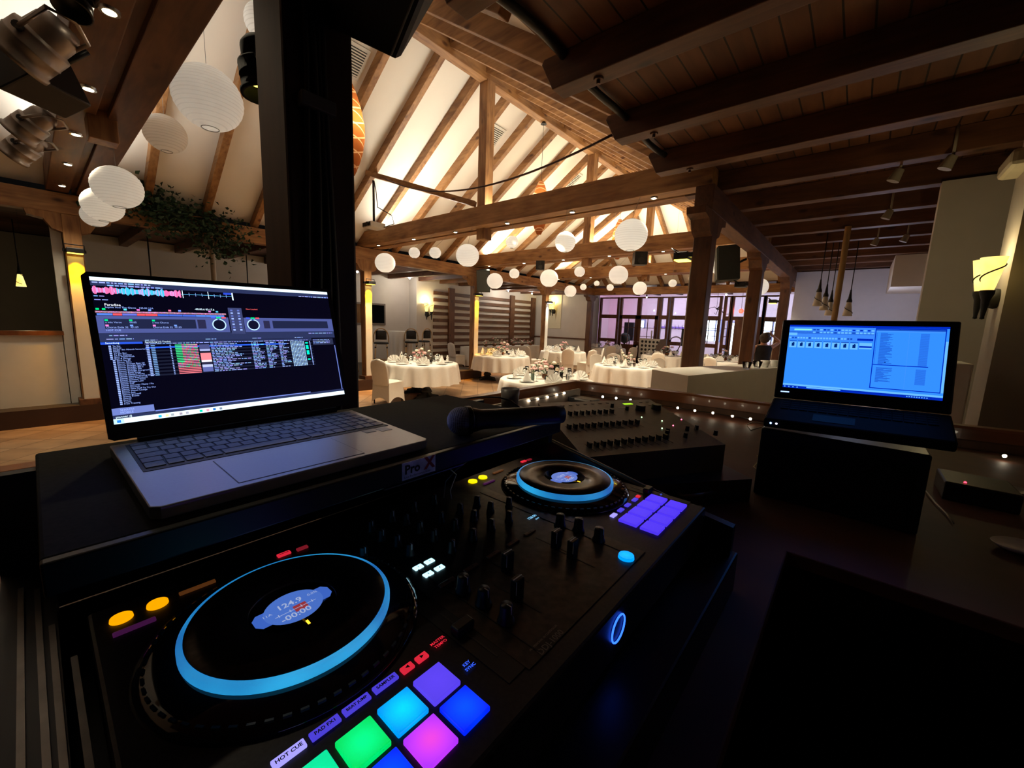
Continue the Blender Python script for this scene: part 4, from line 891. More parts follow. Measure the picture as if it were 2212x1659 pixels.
def flowers(x, y, z, key, tall, desc, rnd, spread=.16, n=11):
    t = thing('flower_arrangement', desc, 'flowers', (x, y, z), 0, 'table centrepieces')
    part(MB().lathe([(.03, .001), (.075, .02), (.085, .06), (.07, .085), (.062, .085), (.075, .06), (.06, .03), (0, .02)], 20, Matrix.Translation((x, y, z))), 'bowl', AMBV, t)
    ms = [MB(), MB(), MB()]; st = MB(); lf = MB()
    for i in range(n):
        a = rnd.random() * 2 * PI; q = rnd.random() ** .6 * spread; h = .10 + rnd.random() * tall
        c = Vector((x + q * math.cos(a), y + q * math.sin(a), z + h)); r = rnd.uniform(.038, .062)
        rose(ms[rnd.randrange(3)], c, r, rnd); st.tube([(x, y, z + .05), (x + q * .5 * math.cos(a), y + q * .5 * math.sin(a), z + h * .6), c], .003, 5)
        for j in range(6):
            b = c + Vector((rnd.gauss(0, .035), rnd.gauss(0, .035), rnd.gauss(-.02, .035))); d = Vector((rnd.gauss(0, 1), rnd.gauss(0, 1), rnd.gauss(.4, 1))).normalized(); s = d.cross(Vector((rnd.gauss(0, 1), 1, .3))).normalized()
            lf.add([b, b + d * .022 + s * .011, b + d * .05, b + d * .022 - s * .011], [(0, 1, 2, 3)])
    for m_, mt in zip(ms, PETAL):
        if m_.v: part(m_, 'blossoms', mt, t)['kind'] = 'stuff'
    part(st, 'stems', GREENS, t); part(lf, 'leaves', GREENS, t)['kind'] = 'stuff'
    return t
FD = {'t1': 'pink and cream flowers on the nearest fully seen table', 't2': 'tall spray of pink blossoms on the table behind the amber post', 't3': 'pink and cream posy on the table cut by the rail',
      't4': 'blush posy in a brown bowl on the table beside the white counter', 't5': 'blush posy on the table before the board with holes', 't6': 'pink flowers on the middle-distance table at left', 't7': 'pink flowers on the farthest round table', 't8': 'pale flowers on the table right of the near right post'}
for ti, (k, (x, y)) in enumerate(TB.items()):
    rnd = random.Random(ti + 11); zt = .762
    near = k in ('t1', 't2', 't3', 't4')
    flowers(x + rnd.uniform(-.05, .05), y, zt, k, .34 if k in ('t2',) else .24, FD[k], rnd, spread=.20, n=15 if near else 11)
    if k == 't2': pass
    for i in range(8):
        a = 2 * PI * i / 8 + ti * .3 + .2; px, py = x + .60 * math.cos(a), y + .60 * math.sin(a); sd = side(math.cos(a), math.sin(a))
        inst(M_PLATE, 'plate', (px, py, zt), 0, 'white plate on the %s of the %s' % (sd, TS[k]), 'plate', 'dinner plates')
        cone = rnd.random() < .25
        inst(M_CONE if cone else M_FAN, 'napkin', (px, py, zt + .019), a + PI / 2 + rnd.uniform(-.3, .3) if rnd.random() < .35 else rnd.uniform(.4, 1.0), 'white napkin folded into a %s, %s of the %s' % ('cone' if cone else 'fan', sd, TS[k]), 'napkin', 'folded napkins')
        gx, gy = x + .42 * math.cos(a + .16), y + .42 * math.sin(a + .16)
        inst(M_WINE, 'wine_glass', (gx, gy, zt), 0, 'wine glass on the %s of the %s' % (sd, TS[k]), 'wine glass', 'wine glasses')
        if i % 2 == 0:
            gx, gy = x + .36 * math.cos(a - .22), y + .36 * math.sin(a - .22)
            inst(M_TUMB, 'water_glass', (gx, gy, zt), 0, 'small tumbler on the %s of the %s' % (sd, TS[k]), 'glass', 'water tumblers')
    for j in range(2):
        a = -.9 + j * 2.2; cx_, cy_ = x + .25 * math.cos(a), y + .25 * math.sin(a)
        tl = thing('tealight', 'lit tealight, %s of the centre, %s' % (side(math.cos(a), math.sin(a)), TS[k]), 'candle', (cx_, cy_, zt), 0, 'tealights')
        part(MB().lathe([(.024, 0), (.032, .05), (.030, .05), (.022, .005), (0, .005)], 12, Matrix.Translation((cx_, cy_, zt))), 'cup', GLASS, tl)
        part(MB().ball((cx_, cy_, zt + .03), .009, 8, 6, sc=(1, 1, 1.7)), 'flame', TEAG, tl)
# menu card and extra vase on the rail-side table
x, y = TB['t3']; q = onz(1189, 822, .765)
t = thing('menu_card', 'upright grey menu card on the round table cut by the wooden rail', 'menu card', q)
dv = Vector((.76, .64, 0)); bk = Vector((-.64, .76, 0))
GC = mat('grey_card', (.42, .38, .35), .8)
part(MB().obox(q + Vector((0, 0, .095)), dv * .055, bk * .002, (0, 0, .095)), 'front', GC, t); part(MB().obox(q + bk * .035 + Vector((0, 0, .093)), dv * .055, bk * .002 + Vector((0, 0, 0)), Vector((0, 0, .093)) - bk * .03), 'back', GC, t)
for (u, v, lb) in [(1150, 822, 'green glass vase of flowers near the left side of the table cut by the rail'), (1212, 818, 'clear glass vase of red and pink flowers right of the grey menu card')]:
    q = onz(u, v, .762); t = thing('bud_vase', lb, 'vase', q, 0, 'bud vases'); rnd = random.Random(u)
    part(MB().lathe([(.03, 0), (.034, .01), (.034, .12), (.031, .12), (.031, .012), (0, .012)], 16, Matrix.Translation(q)), 'glass', GVASE if u < 1200 else GLASS, t)
    m0, m1 = MB(), MB()
    for i in range(5):
        c = q + Vector((rnd.uniform(-.06, .06), rnd.uniform(-.06, .06), rnd.uniform(.17, .30))); rose(m0, c, .028, rnd); m1.tube([q + Vector((0, 0, .02)), c], .0025, 5)
        for j in range(5):
            b = c + Vector((rnd.gauss(0, .03), rnd.gauss(0, .03), rnd.gauss(-.03, .03))); d = Vector((rnd.gauss(0, 1), rnd.gauss(0, 1), 1)).normalized(); s = d.cross(Vector((1, .3, 0))).normalized(); m1.add([b, b + d * .02 + s * .01, b + d * .045, b + d * .02 - s * .01], [(0, 1, 2, 3)])
    part(m0, 'blossoms', PETAL[0 if u < 1200 else 2], t); part(m1, 'stems', GREENS, t)
# chairs: (x, y of back top, table it faces, label)
CL = [(-7.15, 4.36, 't1', 'white covered chair at the near left of the nearest whole table'),
      (-7.30, 10.30, 't2', 'white covered chair right behind the table behind the amber post, back turned to us'),
      (-8.90, 11.35, 't6', 'white covered chair left side of the middle-distance table'),
      (-7.40, 11.70, 't6', 'white covered chair seen from behind, nearest the camera at the middle-distance table'),
      (-6.80, 12.30, 't6', 'white covered chair right of the middle-distance table, tall back turned to us'),
      (-7.10, 13.60, 't6', 'white covered chair at the far right of the middle-distance table'),
      (-9.30, 13.90, 't6', 'white covered chair at the far left of the middle-distance table'),
      (-7.85, 15.75, 't7', 'white covered chair seen from behind at the farthest round table, left one'),
      (-6.95, 15.95, 't7', 'white covered chair seen from behind at the farthest round table, right one'),
      (-7.40, 17.30, 't7', 'white covered chair at the right side of the farthest round table'),
      (-6.55, 14.0, 't5', 'white covered chair at the left of the table before the board with holes'),
      (-5.57, 11.35, 't4', 'white covered chair at the far left of the table beside the white counter'),
      (-5.75, 10.6, 't4', 'white covered chair seen edge-on at the left of the table beside the white counter'),
      (-4.07, 11.10, 't4', 'white covered chair at the far side of the table beside the white counter'),
      (-5.0, 13.5, 't5', 'white covered chair at the near side of the table before the board with holes'),
      (-3.05, 11.3, 't4', 'white covered chair seen partly behind the near right post'),
      (-3.35, 13.3, 't8', 'white covered chair seen from behind at the table right of the near right post'),
      (-2.20, 13.35, 't8', 'white covered chair at the right of the table right of the near right post'),
      (-2.9, 15.9, 't8', 'white covered chair at the far side of the table right of the near right post'),
      (-12.0 + .55, 10.0, None, 'white covered chair at the left end of the long head table'),
      (-9.9, 15.3, 't7', 'white covered chair at the left of the farthest round table')]
for (x, y, k, lb) in CL: put_chair(x, y, TB[k] if k else (-11.4, 13), lb)
# head table along the slatted wall
ht = thing('head_table', 'long head table with a white floor-length cloth before the slatted wall', 'table', (-11.35, 12.9, 0))
part(MB().box(-11.68, -11.02, 10.72, 15.1, .72, .75), 'tabletop', DESK, ht)
for (x, y) in ((-11.6, 10.8), (-11.1, 10.8), (-11.6, 15.0), (-11.1, 15.0)): part(MB().box(x - .025, x + .025, y - .025, y + .025, 0, .72), 'leg', BLACKM, ht)
m = MB(); m.sm = True; per = []
for i in range(200):
    q = i / 200 * 10.16
    if q < 4.42: p = (-11.0, 10.7 + q); nrm = (1, 0)
    elif q < 5.08: p = (-11.0 - (q - 4.42), 15.12); nrm = (0, 1)
    elif q < 9.5: p = (-11.7, 15.12 - (q - 5.08)); nrm = (-1, 0)
    else: p = (-11.7 + (q - 9.5), 10.7); nrm = (0, -1)
    per.append((p, nrm, q))
for z, f in ((.757, 0), (.40, .5), (.05, 1)):
    m.v += [Vector((p[0] + n_[0] * .03 * f * (1 + math.sin(q * 14)), p[1] + n_[1] * .03 * f * (1 + math.sin(q * 14)), z)) for p, n_, q in per]
for r in range(2):
    for i in range(200): m.f.append([r * 200 + i, r * 200 + (i + 1) % 200, (r + 1) * 200 + (i + 1) % 200, (r + 1) * 200 + i]); m.c.append(None); m.smooth.append(True)
m.sm = False; m.add([(-11.7, 10.7, .758), (-11.0, 10.7, .758), (-11.0, 15.12, .758), (-11.7, 15.12, .758)], [(0, 1, 2, 3)])
c = Vector((-11.35, 12.9, .75))
for i in range(len(m.v)): m.v[i] -= c
o = m.build('tablecloth', CLOTH); o.location = c; tag(o, 'white floor-length cloth on the long head table', 'tablecloth')
for i, yy in enumerate([11.6, 12.1, 12.7, 13.3, 13.9, 14.5]):
    flowers(-11.2, yy, .76, 'h', .26 if i in (1, 2, 3) else .15, 'pink and white flowers on the head table, %s from its left end' % ORD[i], random.Random(70 + i), spread=.16, n=9)
# draped cocktail tables and bar stools on the platform
def cocktail(x, y, label):
    t = thing('cocktail_table', label, 'table', (x, y, .25))
    part(MB().cyl((x, y, 1.30), (x, y, 1.325), .38, .38, 30).cyl((x, y, .27), (x, y, 1.3), .03, .03, 10).cyl((x, y, .25), (x, y, .27), .28, .28, 20), 'table', BLACKM, t)
    f = lambda r, z, a: r + .035 * math.sin(11 * a) * min(1, (1.33 - z) / .5)
    part(MB().lathe([(0, 1.333), (.385, 1.333), (.392, 1.32), (.37, 1.0), (.36, .7), (.37, .4), (.38, .27)], 90, Matrix.Translation((x, y, 0)), f, cap=False), 'drape', CLOTH, t)
cocktail(-11.35, 7.75, 'high cocktail table under a white drape, behind the bar stools right of the post'); cocktail(-11.3, 5.75, 'high cocktail table under a white drape, left of the amber post')
CANE = mat('bamboo_cane', (.50, .34, .18), .5, var=.2, scale=20); WEAVE = mat('black_weave', (.02, .02, .022), .7, var=.5, scale=120)
def stool_proto():
    t = thing('bar_stool', 'proto', 'bar stool'); z = .77
    MB().lathe([(0, z + .02), (.19, z + .02), (.21, z), (.21, z - .025), (.19, z - .035), (0, z - .035)], 20).build('seat', WEAVE, t)
    for sx in (-1, 1):
        for sy in (-1, 1):
            MB().tube([(sx * .15, sy * .14, z - .03), (sx * .20, sy * .19, 0)], .018, 8).build('leg', CANE, t)
            for zz in (.62, .28): MB().cyl((sx * (.15 + .05 * (z - zz) / z), sy * (.14 + .05 * (z - zz) / z), zz), (sx * (.15 + .05 * (z - zz) / z), sy * (.14 + .05 * (z - zz) / z), zz + .045), .022, .022, 8).build('binding', BLACK, t)
    r = MB()
    P = [(-.19, -.18, .27), (.19, -.18, .27), (.19, .18, .27), (-.19, .18, .27)]
    for a, b in zip(P, P[1:] + P[:1]): r.tube([a, b], .013, 6)
    r.build('footrest', CANE, t)
    arc = [(.21 * math.cos(a), -.19 - .06 * math.sin(a) * 0, z + .02 + .40 * math.sin(a) ** .6) for a in [PI * i / 16 for i in range(17)]]
    MB().tube(arc, .016, 8).build('back_frame', CANE, t)
    b = MB(); b.sm = True
    b.add([(.15 * u, -.185 - .03 * (1 - u * u), z + .10 + .26 * v) for v in (0, .5, 1) for u in (-1, -.5, 0, .5, 1)], [(i * 5 + j, i * 5 + j + 1, (i + 1) * 5 + j + 1, (i + 1) * 5 + j) for i in range(2) for j in range(4)])
    o = b.build('backrest', WEAVE, t); mo = o.modifiers.new('s', 'SOLIDIFY'); mo.thickness = .02
    return t
ST = stool_proto()
for i, (x, y, rz, lb) in enumerate([(-10.55, 6.55, 1.0, 'dark woven bar stool directly right of the amber post, back towards us'), (-10.75, 7.75, .9, 'dark woven bar stool behind the nearest table, right of the other stool'),
                                     (-11.05, 8.45, 1.6, 'dark woven bar stool farthest right by the white pillar'), (-10.45, 5.45, .5, 'dark woven bar stool just right of the big pillar'), (-11.0, 5.0, 1.2, 'dark woven bar stool behind, cut by the big pillar')]):
    o = ST if i == 0 else copy_tree(ST); o.location = (x, y, .25); o.rotation_euler = (0, 0, rz); tag(o, lb, 'bar stool', 'woven bar stools')
# mirror on the left wall
t = thing('wall_mirror', 'framed rectangular mirror on the left wall behind the bar stools', 'mirror', (-12.48, 7.2, 1.85))
part(MB().box(-12.499, -12.46, 6.50, 7.92, 1.50, 2.22), 'frame', mat('mirror_frame', (.16, .13, .11), .5), t, .01)
mm, nt, b = nm('mirror_glass'); b.inputs['Metallic'].default_value = 1; b.inputs['Roughness'].default_value = .03
nz = nt.nodes.new('ShaderNodeTexNoise'); cr = nt.nodes.new('ShaderNodeValToRGB'); cr.color_ramp.elements[0].color = (.55, .56, .58, 1); cr.color_ramp.elements[1].color = (.62, .63, .65, 1); nt.links.new(nz.outputs['Fac'], cr.inputs[0]); nt.links.new(cr.outputs[0], b.inputs['Base Color'])
part(MB().box(-12.462, -12.455, 6.56, 7.86, 1.56, 2.16), 'glass', mm, t)
# board with holes by the glazed door
t = thing('game_board', 'big white game board with rows of round dark holes standing before the glazed door', 'game', (-6.85, 17.6, 0))
part(MB().box(-7.42, -6.28, 17.58, 17.62, .45, 1.27), 'board', WHITEP, t)
for r in range(4):
    for c_ in range(6): part(MB().cyl((-7.28 + .17 * c_, 17.58, .60 + .175 * r), (-7.28 + .17 * c_, 17.572, .60 + .175 * r), .055, .055, 16), 'hole', DARK, t)
for x in (-7.35, -6.35): part(MB().box(x - .03, x + .03, 17.5, 17.7, 0, .45), 'leg', WHITEP, t)
tag(MB().poly([(-6.85, 17.52, .45), (-6.2, 17.50, .45), (-6.2, 17.50, 1.30), (-6.45, 17.51, 1.26)], (0, .02, 0)).build('hanging_cloth', mat('taupe_cloth', (.20, .15, .13), .9)), 'taupe cloth draped in a triangle over the right of the game board', 'cloth')
tag(MB().cyl((-6.9, 17.72, 0), (-6.95, 17.72, 1.62), .03, .03, 10).build('white_pole', WHITEP), 'thin white pole standing behind the game board', 'pole')
# foyer objects
q = ony(1361, 715, 21.5); t = thing('foyer_loudspeaker', 'black loudspeaker on a stand seen through the glazed double door', 'loudspeaker', (q.x, q.y, 0))
part(MB().box(q.x - .28, q.x + .28, q.y - .2, q.y + .2, 1.0, 2.0), 'cabinet', BLACK, t, .02); part(MB().tube([(q.x, q.y, 0), (q.x, q.y, 1.0)], .03, 8), 'stand', BLACK, t)
q = ony(1350, 722, 20.6); tag(MB().ball((q.x, q.y, 1.15), .28, 14, 10).tube([(q.x, q.y, 0), (q.x, q.y, .9)], .05, 8).build('rubber_plant', mat('dark_plant', (.02, .03, .02), .8)), 'dark round shape on a stem seen through the left leaf of the double door', 'plant')
q0, q1 = ony(1412, 706, 23.9), ony(1494, 708, 23.9)
t = thing('coat_rack', 'long violet-lit coat rack with hooks on the foyer back wall', 'coat rack', ((q0.x + q1.x) / 2, 23.95, q0.z))
part(MB().box(q0.x, q1.x, 23.9, 23.98, q0.z - .05, q0.z + .05), 'rail', mat('violet_rail', (.25, .16, .6), .5), t)
for i in range(11):
    x = q0.x + (q1.x - q0.x) * (i + .5) / 11; part(MB().tube([(x, 23.9, q0.z), (x, 23.78, q0.z + .03), (x + .02, 23.74, q0.z + .16)], .014, 6).tube([(x, 23.9, q0.z), (x, 23.8, q0.z - .1), (x, 23.74, q0.z - .05)], .014, 6), 'hook', mat('hook_metal_%d' % i, (.3, .3, .36), .4, .8), t)
q = ony(1486, 727, 18.4); t = thing('wall_screen', 'black flat screen by the near right post in front of the glazing', 'screen', (q.x, q.y, 0))
part(MB().box(q.x - .28, q.x + .28, q.y - .03, q.y + .03, 1.0, 1.75), 'panel', BLACK, t, .01); part(MB().tube([(q.x, q.y, 0), (q.x, q.y, 1.0)], .03, 8), 'stand', BLACKM, t)
q = ony(1457, 740, 18.2); t = thing('arc_faucet_lamp', 'grey swan-neck lamp standing before the glazing', 'lamp', (q.x, q.y, 0))
part(MB().tube([(q.x - .1, q.y, 0), (q.x + .12, q.y, .7), (q.x + .28, q.y, 1.1)] + [(q.x + .05 + .23 * math.cos(a), q.y, 1.22 + .17 * math.sin(a)) for a in [i * PI / 8 for i in range(9)]], .025, 8), 'neck', mat('grey_tube', (.3, .28, .32), .5), t)
part(MB().ball((q.x - .2, q.y, 1.2), .05, 12, 8), 'head', IRON, t)
q = ony(1601, 672, 19.6); t = thing('red_lamp', 'small glowing red lamp above the open door', 'lamp', q)
part(MB().ball(q, .10, 16, 12), 'bulb', emis('red_glow', (1.0, .10, .06), 2.6), t); part(MB().tube([(q.x, q.y, q.z + .1), (q.x, q.y, 3.6)], .008, 6), 'cord', BLACK, t); light('POINT', 'red_lamp_light', (q.x, q.y - .2, q.z), 10, (1, .12, .1), .1)
q = ony(1548, 668, 20.5); t = thing('dry_branch', 'dark bare decorative branch hanging in the foyer', 'branch', q); rnd = random.Random(5); m = MB()
for i in range(9):
    p = q + Vector((rnd.uniform(-.3, .3), rnd.uniform(-.2, .2), rnd.uniform(-.35, .1))); m.tube([q, (q + p) / 2 + Vector((.05, 0, .08)), p, p + Vector((rnd.uniform(-.2, .2), 0, rnd.uniform(-.1, .1)))], .014, 5)
m.tube([q, (q.x, q.y, 3.6)], .008, 5); part(m, 'twigs', IRON, t)
# cups on the white counter
for (u, v, m_, lb) in [(1612, 797, GLASS, 'upturned glass on the white counter, leftmost of the row'), (1635, 795, GLASS, 'squat glass on the white counter between cup and glass'), (1652, 793, CHINA, 'small white cup on the counter'), (1672, 792, CHINA, 'white cup cut off by the smaller laptop screen')]:
    q = onz(u, v, 1.302); s = .055
    tag(MB().lathe([(s * .6, 0), (s, s * 1.5), (s * .93, s * 1.5), (s * .55, .008), (0, .008)], 18).build('cup', m_), lb, 'cup', 'cups on the white counter').location = q
# person by the right posts
def person():
    base = Vector((-1.62, 10.9, 0)); t = thing('person', 'person in a sleeveless black dress seen from behind, right arm bent up to the hair', 'person', base)
    SK = mat('skin', (.45, .24, .17), .55, var=.05); HR = mat('dark_hair', (.035, .022, .018), .6, var=.3, scale=40); DR = mat('black_dress', (.012, .011, .014), .85, var=.2)
    # local frame: facing away from the camera
    R = Matrix.Rotation(math.radians(18), 4, 'Z')
    J = {'pelvis': (0, 0, .95), 'spine': (0, 0, 1.12), 'chest': (0, -.01, 1.32), 'neck': (0, 0, 1.47), 'head': (0, .02, 1.56), 'crown': (0, .02, 1.68),
         'shL': (-.17, 0, 1.40), 'elL': (-.25, -.02, 1.12), 'wrL': (-.20, .14, .92), 'haL': (-.19, .19, .86),
         'shR': (.17, 0, 1.40), 'elR': (.34, .06, 1.52), 'wrR': (.16, .02, 1.66), 'haR': (.11, .0, 1.69),
         'hiL': (-.09, 0, .90), 'knL': (-.10, .01, .50), 'anL': (-.10, -.02, .09), 'toL': (-.10, .12, .03), 'hiR': (.09, 0, .90), 'knR': (.10, .02, .50), 'anR': (.11, -.02, .09), 'toR': (.12, .12, .03)}
    rad = {'pelvis': .13, 'spine': .105, 'chest': .125, 'neck': .05, 'head': .085, 'crown': .06, 'shL': .05, 'elL': .038, 'wrL': .026, 'haL': .034, 'shR': .05, 'elR': .038, 'wrR': .026, 'haR': .034,
           'hiL': .085, 'knL': .055, 'anL': .036, 'toL': .03, 'hiR': .085, 'knR': .055, 'anR': .036, 'toR': .03}
    ed = [('pelvis', 'spine'), ('spine', 'chest'), ('chest', 'neck'), ('neck', 'head'), ('head', 'crown'), ('chest', 'shL'), ('shL', 'elL'), ('elL', 'wrL'), ('wrL', 'haL'), ('chest', 'shR'), ('shR', 'elR'), ('elR', 'wrR'), ('wrR', 'haR'),
          ('pelvis', 'hiL'), ('hiL', 'knL'), ('knL', 'anL'), ('anL', 'toL'), ('pelvis', 'hiR'), ('hiR', 'knR'), ('knR', 'anR'), ('anR', 'toR')]
    for s, h, d in (('L', 'haL', Vector((0, .3, -1))), ('R', 'haR', Vector((-1, -.1, .2)))):      # five fingers on each hand
        d.normalize(); hp = Vector(J[h]); sd = d.cross(Vector((0, 1, 0))).normalized()
        for i in range(5):
            off = sd * (.018 * (i - 1.5)) if i < 4 else -sd * .04
            ln = (.075, .085, .080, .062, .05)[i]; dd = d if i < 4 else (d * .6 - sd * .8).normalized()
            a, b = '%sf%d' % (s, i), '%sg%d' % (s, i); J[a] = tuple(hp + off + dd * .03); J[b] = tuple(hp + off + dd * ln + Vector((0, .012, 0))); rad[a] = .0095; rad[b] = .008; ed += [(h, a), (a, b)]
    names = list(J); me = bpy.data.meshes.new('body'); me.from_pydata([J[n_] for n_ in names], [(names.index(a), names.index(b)) for a, b in ed], [])
    me.materials.append(SK); o = bpy.data.objects.new('body', me); COL.objects.link(o); o.parent = t
    sk = o.modifiers.new('skin', 'SKIN'); o.modifiers.new('sub', 'SUBSURF').levels = 1; o.modifiers['sub'].render_levels = 2
    for i, n_ in enumerate(names): me.skin_vertices[0].data[i].radius = (rad[n_], rad[n_]); me.skin_vertices[0].data[i].use_root = (n_ == 'pelvis')
    def ell(prof, name, m_, n=24):
        mb = MB(); mb.sm = True; P = [(rx * math.cos(2 * PI * k / n), ry * math.sin(2 * PI * k / n) + oy, z) for rx, ry, oy, z in prof for k in range(n)]
        mb.add(P, [(i * n + k, i * n + (k + 1) % n, (i + 1) * n + (k + 1) % n, (i + 1) * n + k) for i in range(len(prof) - 1) for k in range(n)]); return mb.build(name, m_, t)
    ell([(.23, .19, 0, .48), (.215, .18, 0, .65), (.205, .17, 0, .85), (.19, .16, 0, .97), (.15, .125, 0, 1.12), (.165, .135, 0, 1.27), (.185, .12, 0, 1.37), (.16, .09, 0, 1.43)], 'dress', DR)
    h = MB(); h.ball((0, -.02, 1.60), .112, 18, 12, sc=(1, 1, 1.08)).ball((0, -.10, 1.66), .07, 14, 10); h.build('hair', HR, t)
    f = MB(); f.ball((0, .125, 1.575), .016, 8, 6, sc=(.8, 1.1, 1.4)); f.ball((-.088, .03, 1.58), .02, 8, 6, sc=(.4, 1, 1.5)).ball((.088, .03, 1.58), .02, 8, 6, sc=(.4, 1, 1.5)); f.build('nose_and_ears', SK, t)
    e = MB().ball((-.034, .108, 1.60), .011, 8, 6).ball((.034, .108, 1.60), .011, 8, 6); e.build('eyes', CHINA, t)
    MB().ball((0, .112, 1.535), .02, 8, 6, sc=(1.3, .5, .35)).build('mouth', mat('lips', (.4, .1, .1), .5), t)
    t.rotation_euler = (0, 0, math.radians(25))
person()
# ------------------------------------------------------------------ the DJ booth
def vline(p, q, t): return Vector(p).lerp(Vector(q), t)
# counter: L-shaped desk inside a lacquered rail
ct = thing('dj_counter', 'L-shaped dark counter with a lacquered wooden rail around the DJ gear', 'counter', (-.8, 1.6, .25))
part(MB().poly([(-1.62, -1.0, 1.165), (-.065, -1.0, 1.165), (-.065, 1.15, 1.165), (1.28, 1.15, 1.165), (1.28, 3.02, 1.165), (-1.62, 2.66, 1.165)], (0, 0, .035)), 'desk_top', DESK, ct, .004)
rp = [(-1.68, -.16, 1.255), (-1.665, 1.3, 1.255), (-1.655, 2.73, 1.255), (-.90, 2.85, 1.255), (-.30, 2.89, 1.255), (.45, 3.02, 1.255), (1.28, 3.2, 1.255)]
for a, b in zip(rp, rp[1:]):
    pass
rm = MB()
def rail_strip(mb, pts, w, z0, z1):
    n = len(pts); off = []
    for i, p in enumerate(pts):
        a = Vector(pts[max(0, i - 1)][:2]); b = Vector(pts[min(n - 1, i + 1)][:2])
        d1 = (Vector(p[:2]) - a).normalized() if i else (b - Vector(p[:2])).normalized(); d2 = (b - Vector(p[:2])).normalized() if i < n - 1 else d1
        d = (d1 + d2).normalized(); nrm = Vector((-d.y, d.x)); k = 1 / max(.5, nrm.dot(Vector((-d1.y, d1.x)))); off.append(nrm * (w / 2 * k))
    P = []
    for p, o in zip(pts, off):
        for s, z in ((-1, z0), (1, z0), (1, z1 - .012), (.8, z1), (-.8, z1), (-1, z1 - .012)): P.append((p[0] + o.x * s, p[1] + o.y * s, z))
    mb.add(P, [(i * 6 + k, i * 6 + (k + 1) % 6, (i + 1) * 6 + (k + 1) % 6, (i + 1) * 6 + k) for i in range(n - 1) for k in range(6)] + [tuple(range(6))[::-1], tuple((n - 1) * 6 + k for k in range(6))])
rail_strip(rm, rp, .075, 1.235, 1.30); part(rm, 'rail', RAIL, ct)
fm = MB(); rail_strip(fm, rp, .04, .0, 1.236); part(fm, 'front_panel', DZ, ct)
ip = MB(); ip.beam((-1.50, 1.55, 1.235), (-1.50, 2.55, 1.235), .02, .08, (0, 0, 1)); part(ip, 'light_batten', mat('pale_batten', (.34, .28, .24), .5), ct, .002)
# string lights along the inside of the rail
sl = thing('string_lights', 'string of tiny warm lights running inside the wooden rail', 'string lights', (-1.0, 2.4, 1.24))
LEDW = emis('fairy_light', (1.0, .86, .62), 22.0)
pts = [onx(u, v, -1.485) for u, v in [(1143, 866), (1162, 862), (1183, 858), (1203, 853), (1219, 849)]] + [onz(u, v, 1.235) for u, v in [(1246, 850), (1302, 857), (1331, 860), (1362, 864), (1464, 881), (1501, 887), (1540, 892), (1582, 899), (1621, 905)]] + [onz(2170, 985, 1.225)]
wr = MB(); wr.tube(pts[:14], .0022, 5); part(wr, 'wire', BLACK, sl)
for p in pts: part(MB().ball(p, .0052 * max(.6, (p - Vector((0, 0, H))).length / 2), 10, 8), 'bulb', LEDW, sl)
for p in pts[::3]: light('POINT', 'fairy_glow', p + Vector((0, 0, .02)), .02, (1, .8, .5), .01)
# flight case with the laptop shelf
CASEM = mat('black_case_laminate', (.010, .010, .012), .38, var=.15); ALS = mat('case_aluminium', (.22, .20, .18), .35, .9, var=.15, scale=30)
fc = thing('flight_case', 'black flight case holding the controller, with a raised laptop shelf', 'case', (-.5, .4, 1.2))
part(MB().box(-.86, -.13, -.06, .89, 1.2, 1.285), 'tray', CASEM, fc, .004)
sd = MB(); sd.box(-.86, -.14, -.058, -.012, 1.285, 1.362); part(sd, 'side_wall', CASEM, fc)
sd = MB().poly([(-.86, .862, 1.285), (-.86, .862, 1.43), (-.60, .862, 1.425), (-.33, .862, 1.372), (-.14, .862, 1.345), (-.14, .862, 1.285)], (0, .02, 0)); part(sd, 'side_wall', CASEM, fc)
part(MB().box(-.88, -.86, -.06, .89, 1.285, 1.49), 'back_wall', CASEM, fc)
for (p_, q_) in [((45, 1272), (45, 1700)), ((80, 1274), (104, 1700)), ((112, 1352), (142, 1700)), ((160, 1420), (200, 1700))]:
    part(MB().beam(onz(*p_, 1.3645), onz(*q_, 1.3645), .005, .003), 'metal_edge', ALS, fc)
part(MB().tube([(-.66, .872, 1.434), (-.60, .872, 1.428), (-.33, .872, 1.375), (-.20, .872, 1.353)], .0025, 6), 'metal_edge', ALS, fc)
shf = part(MB().box(-.87, -.492, -.014, .745, 1.505, 1.522), 'laptop_shelf', mat('black_shelf_carpet', (.012, .012, .012), .95, var=.4, scale=200), fc, .003)
part(MB().box(-.492, -.480, -.014, .745, 1.492, 1.5225), 'shelf_lip', CASEM, fc, .002)
part(MB().box(-.85, -.50, .728, .742, 1.466, 1.505), 'shelf_end', CASEM, fc)
part(MB().box(-.86, -.84, -.05, .745, 1.45, 1.505), 'shelf_support', CASEM, fc)
part(MB().box(-.4805, -.4785, .30, .45, 1.4905, 1.4925), 'metal_edge', ALS, fc)
# maker's sticker on the shelf lip
ya, yb = .329, .390
stk = part(MB().box(-.4802, -.4792, ya, yb, 1.496, 1.5225), 'sticker', mat('silver_sticker', (.62, .55, .80), .4, .0, var=.3, scale=60), fc)
tx = MB().text('Pro', .019, (-.4788, ya + .004, 1.5050), (0, 1, 0), (0, 0, 1), offset=.0006); part(tx, 'sticker_text', BLACK, stk)
tx = MB().text('X', .025, (-.4788, ya + .0405, 1.5045), (0, 1, 0), (0, 0, 1), offset=.0012); part(tx, 'sticker_text', mat('sticker_red', (.32, .01, .02), .5), stk)
tx = MB().text('Live Performance Gear', .0052, (-.4788, ya + .003, 1.4985), (0, 1, 0), (0, 0, 1)); part(tx, 'sticker_text', BLACK, stk)

